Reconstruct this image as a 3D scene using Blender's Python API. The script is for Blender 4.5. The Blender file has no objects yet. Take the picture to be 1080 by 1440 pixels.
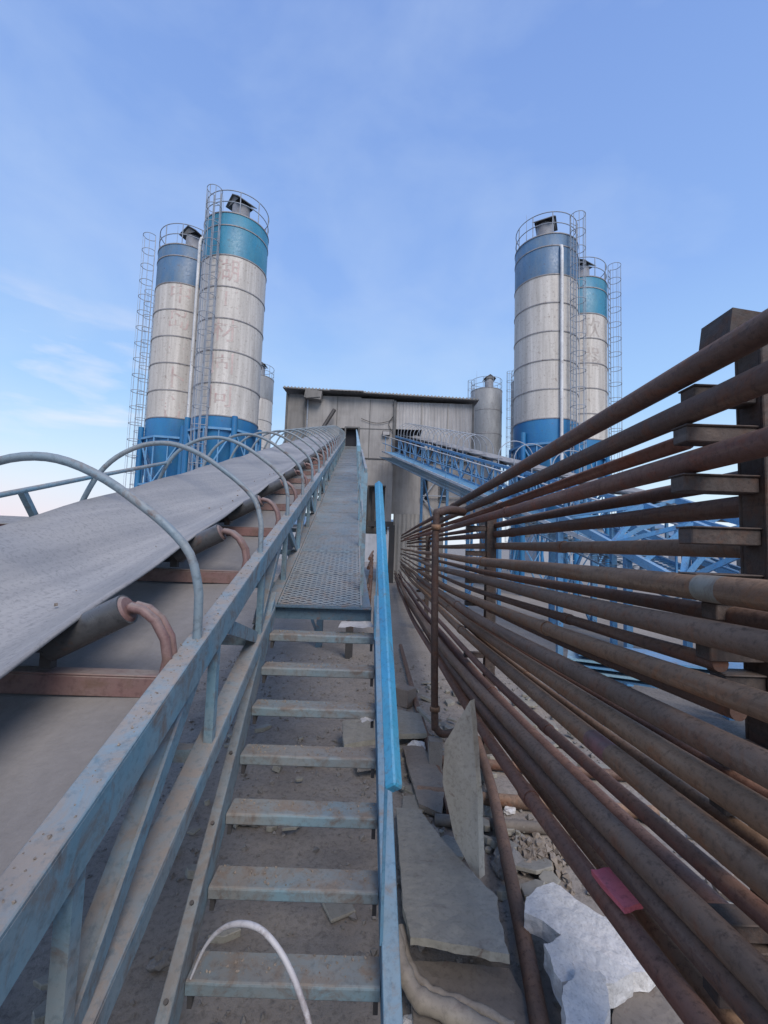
import bpy, math, random
from mathutils import Vector, Matrix, noise
random.seed(7)
S = bpy.context.scene
COL = S.collection
V = Vector
R = math.radians
EZ = 2.05                      # eye height above the ground

# ------------------------------------------------------------------ mesh helper
class MB:
    def __init__(s):
        s.v = []; s.f = []; s.sm = []
    def add(s, vs, fs, smooth=False):
        n = len(s.v)
        s.v += [V(p) for p in vs]
        for f in fs:
            s.f.append([i + n for i in f]); s.sm.append(smooth)
        return s
    def hexa(s, p):            # p: 8 corners, bottom ring 0-3 then top ring 4-7 (ccw from above)
        return s.add(p, [(3, 2, 1, 0), (4, 5, 6, 7), (0, 1, 5, 4), (1, 2, 6, 5), (2, 3, 7, 6), (3, 0, 4, 7)])
    def box(s, c, size, rot=None):
        hx, hy, hz = size[0] / 2, size[1] / 2, size[2] / 2
        p = [V((x, y, z)) for z in (-hz, hz) for x, y in ((-hx, -hy), (hx, -hy), (hx, hy), (-hx, hy))]
        if rot is not None:
            p = [rot @ q for q in p]
        return s.hexa([q + V(c) for q in p])
    def beam(s, a, b, w, h, up=(0, 0, 1)):
        a, b = V(a), V(b)
        d = (b - a).normalized()
        side = d.cross(V(up))
        if side.length < 1e-4: side = V((1, 0, 0))
        side.normalize(); u = side.cross(d).normalized()
        q = []
        for p in (a, b):
            q.append([p - side * w / 2 - u * h / 2, p + side * w / 2 - u * h / 2, p + side * w / 2 + u * h / 2, p - side * w / 2 + u * h / 2])
        return s.add(q[0] + q[1], [(0, 1, 2, 3)[::-1], (4, 5, 6, 7), (0, 4, 5, 1)[::-1], (1, 5, 6, 2)[::-1], (2, 6, 7, 3)[::-1], (3, 7, 4, 0)[::-1]])
    def angle(s, a, b, w, t, up=(0, 0, 1), flip=1):   # L section: top flange and a hanging web on one side
        a, b = V(a), V(b)
        d = (b - a).normalized(); side = d.cross(V(up)).normalized(); u = side.cross(d).normalized()
        s.beam(a - u * t / 2 - side * (w / 2) * flip, b - u * t / 2 - side * (w / 2) * flip, w, t, up)
        o = -side * (t / 2) * flip - u * (t + (w - t) / 2)
        return s.beam(a + o, b + o, t, w - t, up)
    def tube(s, pts, r, n=10, caps=True, closed=False, smooth=True):
        pts = [V(p) for p in pts]; m = len(pts); rings = []
        prev = None
        for i, p in enumerate(pts):
            if closed:
                t = pts[(i + 1) % m] - pts[i - 1]
            else:
                t = pts[min(i + 1, m - 1)] - pts[max(i - 1, 0)]
            t.normalize()
            if prev is None:
                ref = V((0, 0, 1)) if abs(t.z) < .9 else V((1, 0, 0))
                x = t.cross(ref).normalized()
            else:
                x = (prev - t * prev.dot(t)).normalized()
            prev = x; y = t.cross(x)
            rr = r[i] if isinstance(r, (list, tuple)) else r
            rings.append([p + x * math.cos(2 * math.pi * k / n) * rr + y * math.sin(2 * math.pi * k / n) * rr for k in range(n)])
        vs = [q for g in rings for q in g]; fs = []
        for i in range(m if closed else m - 1):
            j = (i + 1) % m
            for k in range(n):
                fs.append((i * n + k, i * n + (k + 1) % n, j * n + (k + 1) % n, j * n + k))
        s.add(vs, fs, smooth)
        if caps and not closed:
            s.add(rings[0], [tuple(range(n))[::-1]]); s.add(rings[-1], [tuple(range(n))])
        return s
    def pipe(s, a, b, r, t=.006, n=14):      # hollow pipe with open ends
        a, b = V(a), V(b)
        d = (b - a).normalized()
        s.tube([a, b], r, n, caps=False)
        x = d.cross(V((0, 0, 1))).normalized(); y = d.cross(x)
        for p, e in ((a, d), (b, -d)):
            o = [p + (x * math.cos(2 * math.pi * k / n) + y * math.sin(2 * math.pi * k / n)) * r for k in range(n)]
            i = [p + (x * math.cos(2 * math.pi * k / n) + y * math.sin(2 * math.pi * k / n)) * (r - t) for k in range(n)]
            q = [w + e * .12 for w in i]
            s.add(o + i + q, [(k, (k + 1) % n, n + (k + 1) % n, n + k) for k in range(n)] +
                  [(n + k, n + (k + 1) % n, 2 * n + (k + 1) % n, 2 * n + k) for k in range(n)] + [tuple(range(2 * n, 3 * n))])
        return s
    def lathe(s, c, prof, n=48, smooth=True, a0=0, caps=False):   # prof: (r, z)
        vs = []; fs = []
        for r, z in prof:
            for k in range(n):
                t = a0 + 2 * math.pi * k / n
                vs.append(V(c) + V((r * math.cos(t), r * math.sin(t), z)))
        for i in range(len(prof) - 1):
            for k in range(n):
                fs.append((i * n + k, i * n + (k + 1) % n, (i + 1) * n + (k + 1) % n, (i + 1) * n + k))
        s.add(vs, fs, smooth)
        if caps:
            s.add(vs[:n], [tuple(range(n))[::-1]]); s.add(vs[-n:], [tuple(range(n))])
        return s
    def arc(s, c, rad, a0, a1, z, r, n=24, seg=6):
        pts = [V(c) + V((rad * math.cos(a0 + (a1 - a0) * i / n), rad * math.sin(a0 + (a1 - a0) * i / n), z)) for i in range(n + 1)]
        return s.tube(pts, r, seg)
    def slab(s, top, thick, down=(0, 0, -1), jitter=0.0):    # polygon plate extruded
        top = [V(p) for p in top]; n = len(top); d = V(down) * thick
        bot = [p + d + V((random.uniform(-jitter, jitter), random.uniform(-jitter, jitter), 0)) for p in top]
        return s.add(top + bot, [tuple(range(n)), tuple(range(2 * n - 1, n - 1, -1))] + [(i, i + n, (i + 1) % n + n, (i + 1) % n) for i in range(n)])

def mesh_from(mb, name, origin=V((0, 0, 0))):
    me = bpy.data.meshes.new(name)
    me.from_pydata([tuple(p - origin) for p in mb.v], [], mb.f)
    me.polygons.foreach_set('use_smooth', mb.sm)
    me.update()
    return me

def tag(o, label=None, cat=None, group=None, kind=None):
    if label: o['label'] = label
    if cat: o['category'] = cat
    if group: o['group'] = group
    if kind: o['kind'] = kind
    return o

def thing(name, label, cat, loc=(0, 0, 0), group=None):
    o = bpy.data.objects.new(name, None); COL.objects.link(o)
    o.location = loc; o.empty_display_size = .2
    return tag(o, label, cat, group)

def part(name, mb, mat, parent, label=None, bevel=0):
    t = parent; org = V((0, 0, 0))
    while t is not None:
        org = org + V(t.location); t = t.parent
    o = bpy.data.objects.new(name, mesh_from(mb, name, org)); COL.objects.link(o)
    o.parent = parent; o.data.materials.append(mat)
    if label: o['label'] = label
    if bevel: bev(o, bevel)
    return o

def bev(o, w, seg=1):
    m = o.modifiers.new('Bevel', 'BEVEL'); m.width = w; m.segments = seg; m.limit_method = 'ANGLE'; m.angle_limit = R(40)

def solo(name, mb, mat, label, cat, loc, group=None, bevel=0):
    o = bpy.data.objects.new(name, mesh_from(mb, name, V(loc))); COL.objects.link(o)
    o.location = loc; o.data.materials.append(mat)
    if bevel: bev(o, bevel)
    return tag(o, label, cat, group)

# ------------------------------------------------------------------ materials
def new_mat(name):
    m = bpy.data.materials.new(name); m.use_nodes = True
    nt = m.node_tree; nt.nodes.clear()
    out = nt.nodes.new('ShaderNodeOutputMaterial'); b = nt.nodes.new('ShaderNodeBsdfPrincipled')
    nt.links.new(b.outputs[0], out.inputs[0])
    return m, nt, b

class NG:
    def __init__(s, nt): s.nt = nt
    def n(s, t, **k):
        o = s.nt.nodes.new(t)
        for a, v in k.items(): setattr(o, a, v)
        return o
    def link(s, a, b): s.nt.links.new(a, b)
    def coord(s, scale=(1, 1, 1), which='Object'):
        tc = s.n('ShaderNodeTexCoord'); mp = s.n('ShaderNodeMapping'); mp.inputs['Scale'].default_value = scale
        s.link(tc.outputs[which], mp.inputs[0])
        return mp.outputs[0]
    def noise(s, vec, scale, detail=6, rough=.6, dist=0):
        o = s.n('ShaderNodeTexNoise'); o.inputs['Scale'].default_value = scale; o.inputs['Detail'].default_value = detail
        o.inputs['Roughness'].default_value = rough; o.inputs['Distortion'].default_value = dist
        s.link(vec, o.inputs['Vector']); return o.outputs[0]
    def ramp(s, fac, stops):
        o = s.n('ShaderNodeValToRGB'); e = o.color_ramp.elements
        while len(e) < len(stops): e.new(.5)
        for x, (p, c) in zip(e, stops):
            x.position = p; x.color = (c, c, c, 1) if isinstance(c, (int, float)) else (*c, 1)
        s.link(fac, o.inputs[0]); return o.outputs[0]
    def mix(s, fac, a, b, mode='MIX'):
        o = s.n('ShaderNodeMix'); o.data_type = 'RGBA'; o.blend_type = mode
        for sock, val in ((o.inputs['Factor'], fac), (o.inputs['A'], a), (o.inputs['B'], b)):
            pass
        self_in = [i for i in o.inputs if i.enabled]
        for sock, val in zip(self_in, (fac, a, b)):
            if isinstance(val, (int, float)): sock.default_value = val
            elif isinstance(val, tuple): sock.default_value = (*val, 1)
            else: s.link(val, sock)
        return [q for q in o.outputs if q.enabled][0]
    def math(s, op, a, b=None, clamp=False):
        o = s.n('ShaderNodeMath', operation=op); o.use_clamp = clamp
        for i, val in enumerate((a, b)):
            if val is None: continue
            if isinstance(val, (int, float)): o.inputs[i].default_value = val
            else: s.link(val, o.inputs[i])
        return o.outputs[0]
    def bump(s, h, strength, dist=.01):
        o = s.n('ShaderNodeBump'); o.inputs['Strength'].default_value = strength; o.inputs['Distance'].default_value = dist
        s.link(h, o.inputs['Height']); return o.outputs[0]
    def upfac(s, lo=.35, hi=.9):
        g = s.n('ShaderNodeNewGeometry'); x = s.n('ShaderNodeSeparateXYZ'); s.link(g.outputs['Normal'], x.inputs[0])
        return s.ramp(x.outputs[2], [(lo, 0), (hi, 1)])

def weathered(name, base, base2=None, rust=.25, dust=.6, rough=.6, dust_col=(.335, .295, .26), rust_col=(.16, .075, .045),
              metal=0, scale=1, stretch=(1, 1, 1), chips=.0, bump=.25):
    m, nt, b = new_mat(name); g = NG(nt)
    co = g.coord(tuple(scale * q for q in stretch)); co2 = g.coord((scale, scale, scale))
    n1 = g.noise(co, 2.2, 8, .65, .3); n2 = g.noise(co2, 9, 8, .7, .6); n3 = g.noise(co2, 38, 6, .7)
    n0 = g.noise(co, .8, 4, .6, .2)
    col = g.mix(g.ramp(n1, [(.35, 0), (.65, 1)]), base, base2 or tuple(q * .72 + .03 for q in base))
    if rust:
        f = g.math('MULTIPLY', g.ramp(n2, [(.62 - rust * .35, 0), (.70 - rust * .1, 1)]), .85)
        col = g.mix(f, col, g.mix(n3, rust_col, tuple(q * .45 for q in rust_col)))
    if dust:
        up = g.upfac()
        f = g.math('MULTIPLY', g.math('ADD', g.math('MULTIPLY', up, dust), dust * .22), g.ramp(n2, [(.3, .35), (.6, 1)]), True)
        col = g.mix(f, col, g.mix(n3, dust_col, tuple(q * .72 for q in dust_col)))
    col = g.mix(g.ramp(n3, [(.28, .55), (.5, 0)]), col, tuple(q * .3 for q in base))
    col = g.mix(1.0, col, g.ramp(n0, [(.3, .72), (.7, 1.12)]), 'MULTIPLY')
    g.link(col, b.inputs['Base Color'])
    g.link(g.ramp(n2, [(.3, max(.1, rough - .18)), (.7, min(1, rough + .15))]), b.inputs['Roughness'])
    b.inputs['Metallic'].default_value = metal
    g.link(g.bump(g.math('ADD', g.math('MULTIPLY', n3, .5), n2), bump, .006), b.inputs['Normal'])
    return m

M = {}
M['truss'] = weathered('faded_blue_paint', (.12, .30, .42), (.23, .29, .32), rust=.32, dust=.85, rust_col=(.19, .13, .10))
M['truss2'] = weathered('far_blue_paint', (.09, .32, .62), (.15, .34, .54), rust=.12, dust=.4)
M['bright'] = weathered('bright_blue_paint', (.02, .27, .52), (.05, .33, .52), rust=.12, dust=.22, rough=.5, bump=.2, rust_col=(.12, .16, .2), scale=1.6)
M['stringer'] = weathered('right_stringer_blue', (.06, .24, .42), (.12, .25, .36), rust=.25, dust=.38, rust_col=(.18, .13, .10))
M['stair'] = weathered('dusty_blue_steel', (.15, .29, .38), (.25, .25, .245), rust=.36, dust=.7, dust_col=(.28, .25, .22), rust_col=(.19, .13, .10))
M['tread'] = weathered('dusty_tread_steel', (.21, .185, .165), (.15, .26, .32), rust=.35, dust=.55, dust_col=(.27, .22, .175), rust_col=(.16, .10, .07), scale=1.0)
M['beam'] = weathered('dark_blue_steel', (.05, .12, .19), (.07, .12, .16), rust=.2, dust=.3)  # dark blue paint for legs, braces and the walkway front beam
M['beam2'] = weathered('blue_grey_mesh', (.09, .19, .30), (.13, .20, .27), rust=.1, dust=.1)  # blue-grey steel of the mesh slung under the right conveyor
M['hoop'] = weathered('dusty_hoop_tube', (.17, .26, .33), (.24, .27, .29), rust=.2, dust=.5, bump=.1)
M['frame'] = weathered('grate_steel', (.10, .17, .22), (.19, .22, .23), rust=.3, dust=.45)
M['red'] = weathered('oxide_red_paint', (.21, .10, .095), (.19, .125, .115), rust=.3, dust=.7)
def m_rust(name, c1, c2, rustc, pale):
    m, nt, b = new_mat(name); g = NG(nt)
    oi = g.n('ShaderNodeObjectInfo'); tcr = g.n('ShaderNodeTexCoord'); va = g.n('ShaderNodeVectorMath', operation='ADD')
    vm = g.n('ShaderNodeVectorMath', operation='SCALE'); vm.inputs[0].default_value = (17, 31, 11); g.link(oi.outputs['Random'], vm.inputs['Scale'])
    g.link(tcr.outputs['Object'], va.inputs[0]); g.link(vm.outputs[0], va.inputs[1])
    def sc_(t):
        mp_ = g.n('ShaderNodeMapping'); mp_.inputs['Scale'].default_value = t; g.link(va.outputs[0], mp_.inputs[0]); return mp_.outputs[0]
    L = sc_((3, .35, 3)); c = sc_((1, 1, 1))
    n1 = g.noise(L, 1.6, 8, .65, .3); n2 = g.noise(c, 7, 9, .72, .8); n3 = g.noise(c, 45, 7, .75); n4 = g.noise(sc_((14, .6, 14)), 2.0, 6, .6); n5 = g.noise(sc_((.6, .5, .6)), 1.2, 4, .6)
    col = g.mix(g.ramp(n1, [(.36, 0), (.64, 1)]), c1, c2)
    col = g.mix(g.ramp(n2, [(.50, 0), (.62, .8)]), col, rustc)
    col = g.mix(g.ramp(n4, [(.52, 0), (.72, .65)]), col, pale)
    col = g.mix(g.math('MULTIPLY', g.upfac(.25, .95), g.ramp(n2, [(.3, .25), (.6, .75)])), col, pale)
    col = g.mix(g.ramp(n3, [(.32, .75), (.5, 0)]), col, tuple(q * .3 for q in c1))
    col = g.mix(1.0, col, g.ramp(n5, [(.3, .62), (.7, 1.25)]), 'MULTIPLY')
    g.link(col, b.inputs['Base Color'])
    g.link(g.ramp(n2, [(.3, .55), (.7, .9)]), b.inputs['Roughness'])
    g.link(g.bump(g.math('ADD', g.math('MULTIPLY', n3, .8), n2), .7, .006), b.inputs['Normal'])
    return m
M['rust'] = m_rust('rusty_pipe', (0.132, 0.067, 0.046), (0.085, 0.049, 0.038), (0.158, 0.061, 0.031), (0.232, 0.148, 0.104))
M['rust2'] = m_rust('rusty_pipe_reddish', (0.211, 0.087, 0.058), (0.138, 0.065, 0.048), (0.232, 0.074, 0.039), (0.317, 0.187, 0.130))
M['rust3'] = m_rust('rusty_pipe_ochre', (0.243, 0.128, 0.067), (0.158, 0.089, 0.054), (0.243, 0.098, 0.040), (0.359, 0.231, 0.144))
M['rust4'] = m_rust('rusty_pipe_grey', (0.201, 0.120, 0.079), (0.138, 0.084, 0.058), (0.201, 0.084, 0.042), (0.327, 0.221, 0.152))
M['dark'] = weathered('dark_grimy_steel', (.05, .048, .05), (.035, .035, .038), rust=.15, dust=.25)
M['roller'] = weathered('black_roller', (.045, .048, .052), (.085, .085, .09), rust=.08, dust=.35, rough=.36, dust_col=(.30, .28, .265))
M['white'] = weathered('weathered_white_paint', (.68, .645, .60), (.51, .475, .435), rust=.14, dust=.12, dust_col=(.36, .34, .32), rust_col=(.36, .27, .23), stretch=(2.4, 2.4, .14))
M['galv'] = weathered('pale_galvanised_pipe', (.70, .71, .72), (.60, .61, .62), rust=.12, dust=.1)
M['siloblue'] = weathered('silo_blue', (.015, .17, .42), (.03, .20, .40), rust=.05, dust=.1, rough=.45, stretch=(1, 1, .3), bump=.05)
M['siloteal'] = weathered('silo_teal', (.03, .22, .36), (.06, .25, .36), rust=.06, dust=.1, rough=.5, stretch=(1, 1, .3), bump=.05)
M['silogrey'] = weathered('silo_faded_blue', (.07, .17, .31), (.14, .21, .29), rust=.08, dust=.12, rough=.5, stretch=(1, 1, .3), bump=.05)
M['silogrime'] = weathered('silo_grey_grime', (.30, .31, .32), (.22, .23, .24), rust=.1, dust=.1, stretch=(1, 1, .3))
M['filter'] = weathered('dust_filter_grey', (.26, .28, .31), (.20, .21, .24), rust=.15, dust=.2)
M['ring'] = weathered('grey_ring_steel', (.36, .35, .36), (.27, .265, .28), rust=.25, dust=.1)  # plain grey steel of the silo rings
M['rail'] = weathered('thin_rail_steel', (.36, .40, .46), (.28, .32, .38), rust=.1, dust=.1)
M['bluerail'] = weathered('pale_blue_rail', (.24, .46, .60), (.28, .46, .56), rust=.12, dust=.35)
M['hose'] = weathered('dirty_cream_hose', (.40, .345, .265), (.24, .205, .165), rust=.1, dust=.5, dust_col=(.36, .31, .27))
M['strip'] = weathered('whitewashed_strip', (.62, .62, .64), (.40, .38, .40), rust=.25, dust=.1)
M['foam'] = weathered('white_foam', (.76, .75, .74), (.60, .58, .57), rust=.0, dust=.25, dust_col=(.46, .43, .40), rough=.9, scale=2, bump=.8)
M['board'] = weathered('pale_board', (.40, .375, .315), (.29, .27, .225), rust=.04, dust=.5, dust_col=(.27, .26, .245), rough=.85, stretch=(2, .4, 2))
M['boardlight'] = weathered('light_shard_board', (.50, .46, .39), (.36, .325, .27), rust=.04, dust=.4, dust_col=(.42, .38, .32), rough=.85, stretch=(2, 2, .35), bump=.5)
M['board2'] = weathered('brown_board', (.26, .22, .18), (.19, .16, .135), rust=.06, dust=.4, dust_col=(.24, .215, .195), rough=.85)
M['redboard'] = weathered('red_board', (.78, .14, .18), (.70, .16, .19), rust=.03, dust=.12, rough=.55)
M['paper'] = weathered('dirty_paper', (.62, .61, .6), (.45, .44, .43), rust=.03, dust=.2, rough=.9)
M['stone'] = weathered('broken_concrete', (.27, .25, .235), (.20, .185, .175), rust=.03, dust=.5, dust_col=(.30, .28, .26), rough=.9, scale=3, bump=.9)
M['brick'] = weathered('dusty_brick', (.26, .215, .185), (.20, .16, .14), rust=.05, dust=.5, rough=.9, scale=3, bump=.8)
M['rubble'] = weathered('tan_rubble', (.32, .27, .22), (.22, .18, .15), rust=.03, dust=.3, rough=.95, scale=4, bump=.8)
M['letter'] = weathered('faded_red_lettering', (.57, .41, .39), (.58, .52, .48), rust=.0, dust=.0, bump=.05, scale=2)
M['letter2'] = weathered('faded_brown_lettering', (.42, .36, .33), (.54, .50, .46), rust=.0, dust=.0, bump=.05, scale=2)
M['roofdark'] = weathered('roof_edge_steel', (.10, .105, .11), (.15, .15, .15), rust=.2, dust=.2)
M['redroof'] = weathered('far_red_roof', (.30, .10, .11), (.24, .10, .11), rust=0, dust=.2)
M['lamp'] = weathered('floodlight_case', (.04, .04, .045), (.06, .06, .06), rust=.05, dust=.1)

def m_wall(name, c1, c2, streak=(3, 3, .25), spots=.5):
    m, nt, b = new_mat(name); g = NG(nt)
    a = g.coord(streak); c = g.coord()
    n1 = g.noise(a, 1.3, 8, .65, .2); n2 = g.noise(c, .9, 7, .6, .5); n3 = g.noise(c, 25, 5, .7)
    col = g.mix(g.ramp(n1, [(.34, 0), (.68, 1)]), c1, c2)
    col = g.mix(g.ramp(n2, [(.45, 0), (.75, spots)]), col, tuple(q * .55 for q in c2))
    col = g.mix(g.ramp(n3, [(.3, .18), (.6, 0)]), col, (.08, .075, .07))
    g.link(col, b.inputs['Base Color']); b.inputs['Roughness'].default_value = .85
    g.link(g.bump(n3, .25, .02), b.inputs['Normal'])
    return m
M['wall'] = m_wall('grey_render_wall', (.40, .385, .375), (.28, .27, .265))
M['walldark'] = m_wall('dark_render_wall', (.27, .26, .255), (.19, .185, .18))  # darker tone of the render wall
M['corr'] = m_wall('corrugated_white_sheet', (.50, .49, .49), (.34, .33, .33), (4, 4, .2), .35)
M['corr2'] = m_wall('corrugated_cream_sheet', (.40, .385, .36), (.28, .26, .24), (5, 5, .2), .3)
M['pan'] = m_wall('dust_covered_deck', (.255, .24, .23), (.185, .175, .17), (1.2, .5, 1), .45)
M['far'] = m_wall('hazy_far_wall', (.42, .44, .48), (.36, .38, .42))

def m_belt():
    m, nt, b = new_mat('worn_rubber_belt'); g = NG(nt)
    c = g.coord(); tcb = g.n('ShaderNodeTexCoord'); mpb = g.n('ShaderNodeMapping'); mpb.inputs['Rotation'].default_value = (0, 0, R(4.15)); g.link(tcb.outputs['Object'], mpb.inputs[0])
    mpc = g.n('ShaderNodeMapping'); mpc.inputs['Scale'].default_value = (5, .08, 0); g.link(mpb.outputs[0], mpc.inputs[0]); a = mpc.outputs[0]
    n1 = g.noise(a, 1.0, 8, .65, .1); n2 = g.noise(c, 2.3, 8, .65, .5); n3 = g.noise(c, 60, 5, .7)
    col = g.mix(g.ramp(n1, [(.34, 0), (.62, 1)]), (.185, .185, .19), (.335, .325, .315))
    col = g.mix(g.ramp(n2, [(.5, 0), (.75, .45)]), col, (.33, .315, .30))
    col = g.mix(g.ramp(n3, [(.30, .5), (.5, 0)]), col, (.09, .09, .095))
    g.link(col, b.inputs['Base Color']); b.inputs['Roughness'].default_value = .62
    g.link(g.bump(g.math('ADD', n2, g.math('MULTIPLY', n3, .3)), .25, .01), b.inputs['Normal'])
    return m
M['belt'] = m_belt()

def m_ground():
    m, nt, b = new_mat('dusty_yard_ground'); g = NG(nt)
    c = g.coord()
    n1 = g.noise(c, .45, 8, .6, .4); n2 = g.noise(c, 3.2, 9, .68, .3); n3 = g.noise(c, 30, 7, .75); n4 = g.noise(c, 140, 4, .7)
    col = g.mix(g.ramp(n1, [(.38, 0), (.62, 1)]), (.295, .262, .235), (.215, .19, .17))
    col = g.mix(g.ramp(n2, [(.45, 0), (.7, .75)]), col, (.31, .275, .24))
    col = g.mix(g.ramp(n3, [(.3, .7), (.52, 0)]), col, (.085, .072, .062))
    col = g.mix(g.ramp(n4, [(.55, 0), (.75, .4)]), col, (.30, .28, .265))
    g.link(col, b.inputs['Base Color']); b.inputs['Roughness'].default_value = .95
    g.link(g.bump(g.math('ADD', g.math('MULTIPLY', n3, .7), n2), .7, .02), b.inputs['Normal'])
    return m
M['ground'] = m_ground()

def m_plain(name, c, rough=.8):
    m, nt, b = new_mat(name); g = NG(nt)
    n = g.noise(g.coord(), 6, 5, .6)
    g.link(g.mix(n, c, tuple(q * .7 for q in c)), b.inputs['Base Color']); b.inputs['Roughness'].default_value = rough
    return m
M['void'] = m_plain('interior_shade_black', (.018, .02, .03))  # near-black, indoor shade put into the colour
M['glass'] = m_plain('dark_window_glass', (.02, .03, .05), .15)
M['hill'] = m_plain('hazy_hill', (.30, .31, .36))
M['blackrubber'] = m_plain('black_cable_rubber', (.03, .03, .03), .6)

# ------------------------------------------------------------------ world and sun
w = bpy.data.worlds.new('World'); S.world = w; w.use_nodes = True
nt = w.node_tree; nt.nodes.clear(); g = NG(nt)
SUN_AZ, SUN_EL = R(160), R(46)         # azimuth clockwise from +Y
sky = g.n('ShaderNodeTexSky'); sky.sky_type = 'NISHITA'; sky.sun_disc = False
sky.sun_elevation = SUN_EL; sky.sun_rotation = SUN_AZ; sky.air_density = 1.2; sky.dust_density = 2.0; sky.ozone_density = 2.0
tc = g.n('ShaderNodeTexCoord'); sx = g.n('ShaderNodeSeparateXYZ'); g.link(tc.outputs['Generated'], sx.inputs[0])
grad = g.ramp(sx.outputs[2], [(0, (.84, .86, .92)), (.10, (.66, .83, .96)), (.28, (.37, .60, .93)), (.50, (.26, .435, .83)), (.80, (.19, .325, .70))])
# pink haze low on the left
lowf = g.ramp(sx.outputs[2], [(.0, 1), (.17, 0)]); leftf = g.ramp(g.math('MULTIPLY', sx.outputs[0], -1), [(.15, 0), (.75, 1)])
grad = g.mix(g.math('MULTIPLY', g.math('MULTIPLY', lowf, leftf), .75), grad, (.86, .66, .72))
# soft cloud streaks
mp = g.n('ShaderNodeMapping'); mp.inputs['Scale'].default_value = (1.6, 1.6, 2.6); g.link(tc.outputs['Generated'], mp.inputs[0])
cn = g.noise(mp.outputs[0], 1.7, 6, .52, .25)
cl = g.ramp(cn, [(.44, 0), (.72, 1)])
grad = g.mix(g.math('MULTIPLY', cl, .34), grad, (.57, .70, .90))
mp2 = g.n('ShaderNodeMapping'); mp2.inputs['Scale'].default_value = (3.5, 3.5, 13.0); mp2.inputs['Location'].default_value = (.7, .2, .4); g.link(tc.outputs['Generated'], mp2.inputs[0])
c2 = g.ramp(g.noise(mp2.outputs[0], 1.5, 6, .5, .3), [(.52, 0), (.76, 1)])
band = g.math('MULTIPLY', g.ramp(sx.outputs[2], [(.12, 0), (.22, 1), (.34, 1), (.44, 0)]), g.ramp(g.math('MULTIPLY', sx.outputs[0], -1), [(.2, 0), (.5, 1)]))
grad = g.mix(g.math('MULTIPLY', g.math('MULTIPLY', c2, band), .65), grad, (.86, .84, .90))
BG = .12
sc = g.n('ShaderNodeVectorMath', operation='SCALE'); g.link(grad, sc.inputs[0]); sc.inputs['Scale'].default_value = 1.16 / BG
skm = g.mix(.9, sky.outputs[0], sc.outputs[0])
bg = g.n('ShaderNodeBackground'); bg.inputs['Strength'].default_value = BG
g.link(skm, bg.inputs['Color'])
wo = g.n('ShaderNodeOutputWorld'); g.link(bg.outputs[0], wo.inputs['Surface'])

sl = bpy.data.lights.new('sun', 'SUN'); sl.energy = 2.8; sl.angle = R(32); sl.color = (1, .91, .82)
so = bpy.data.objects.new('sun', sl); COL.objects.link(so)
sd = V((math.sin(SUN_AZ) * math.cos(SUN_EL), math.cos(SUN_AZ) * math.cos(SUN_EL), math.sin(SUN_EL)))
so.rotation_euler = (-sd).to_track_quat('-Z', 'Y').to_euler(); so.location = (0, -10, 30)

# ------------------------------------------------------------------ camera
cd = bpy.data.cameras.new('camera'); co = bpy.data.objects.new('camera', cd); COL.objects.link(co)
cd.sensor_width = 36; cd.sensor_fit = 'AUTO'; cd.lens = 620 / 1440 * 36; cd.clip_start = .05; cd.clip_end = 6000
co.matrix_world = Matrix.Translation((0, 0, EZ)) @ Matrix.Rotation(R(90 + 4.43), 4, 'X') @ Matrix.Rotation(R(1.9), 4, 'Z')
S.camera = co
S.view_settings.view_transform = 'Standard'; S.view_settings.look = 'None'; S.view_settings.exposure = 0

# ------------------------------------------------------------------ ground and hills
def fbm(x, y, s, o=4):
    return noise.fractal(V((x * s, y * s, 3.7)), 1.0, 2.0, o)
def axis_steps(lo, hi, step, far):
    a = []; x = lo
    while x <= hi: a.append(x); x += step
    d = step; x = hi
    while x < far:
        d *= 1.45; x += d; a.append(min(x, far))
    d = step; x = lo; b = []
    while x > -far:
        d *= 1.45; x -= d; b.append(max(x, -far))
    return b[::-1] + a
def ground_z(x, y):
    r = max(0, min(1, (14 - max(abs(x), abs(y - 4))) / 8))
    return r * (.035 * fbm(x, y, .9) + .018 * fbm(x, y, 4) + .008 * fbm(x, y, 14, 3))
xs = axis_steps(-3.2, 3.4, .05, 3000); ys = axis_steps(.3, 7.5, .05, 3000)
gm = MB(); gm.v = [V((x, y, ground_z(x, y))) for y in ys for x in xs]
nx = len(xs)
gm.f = [(j * nx + i, j * nx + i + 1, (j + 1) * nx + i + 1, (j + 1) * nx + i) for j in range(len(ys) - 1) for i in range(nx - 1)]
gm.sm = [True] * len(gm.f)
go = bpy.data.objects.new('ground', mesh_from(gm, 'ground')); COL.objects.link(go); go.data.materials.append(M['ground']); tag(go, kind='structure')

hm = MB(); n = 160; hv = []; hf = []
for i in range(n):
    t = 2 * math.pi * i / n
    rr = 1500; h = 14 + 26 * abs(fbm(math.cos(t) * 3, math.sin(t) * 3, 1.2))
    if math.cos(t) > .0 and math.sin(t) > .3: h *= .6
    hv += [V((rr * math.cos(t), rr * math.sin(t), -5)), V((rr * math.cos(t), rr * math.sin(t), h))]
for i in range(n):
    j = (i + 1) % n; hf.append((2 * i, 2 * i + 1, 2 * j + 1, 2 * j))
hm.add(hv, hf, True)
ho = bpy.data.objects.new('hills', mesh_from(hm, 'hills')); COL.objects.link(ho); ho.data.materials.append(M['hill']); tag(ho, kind='structure')

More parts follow.
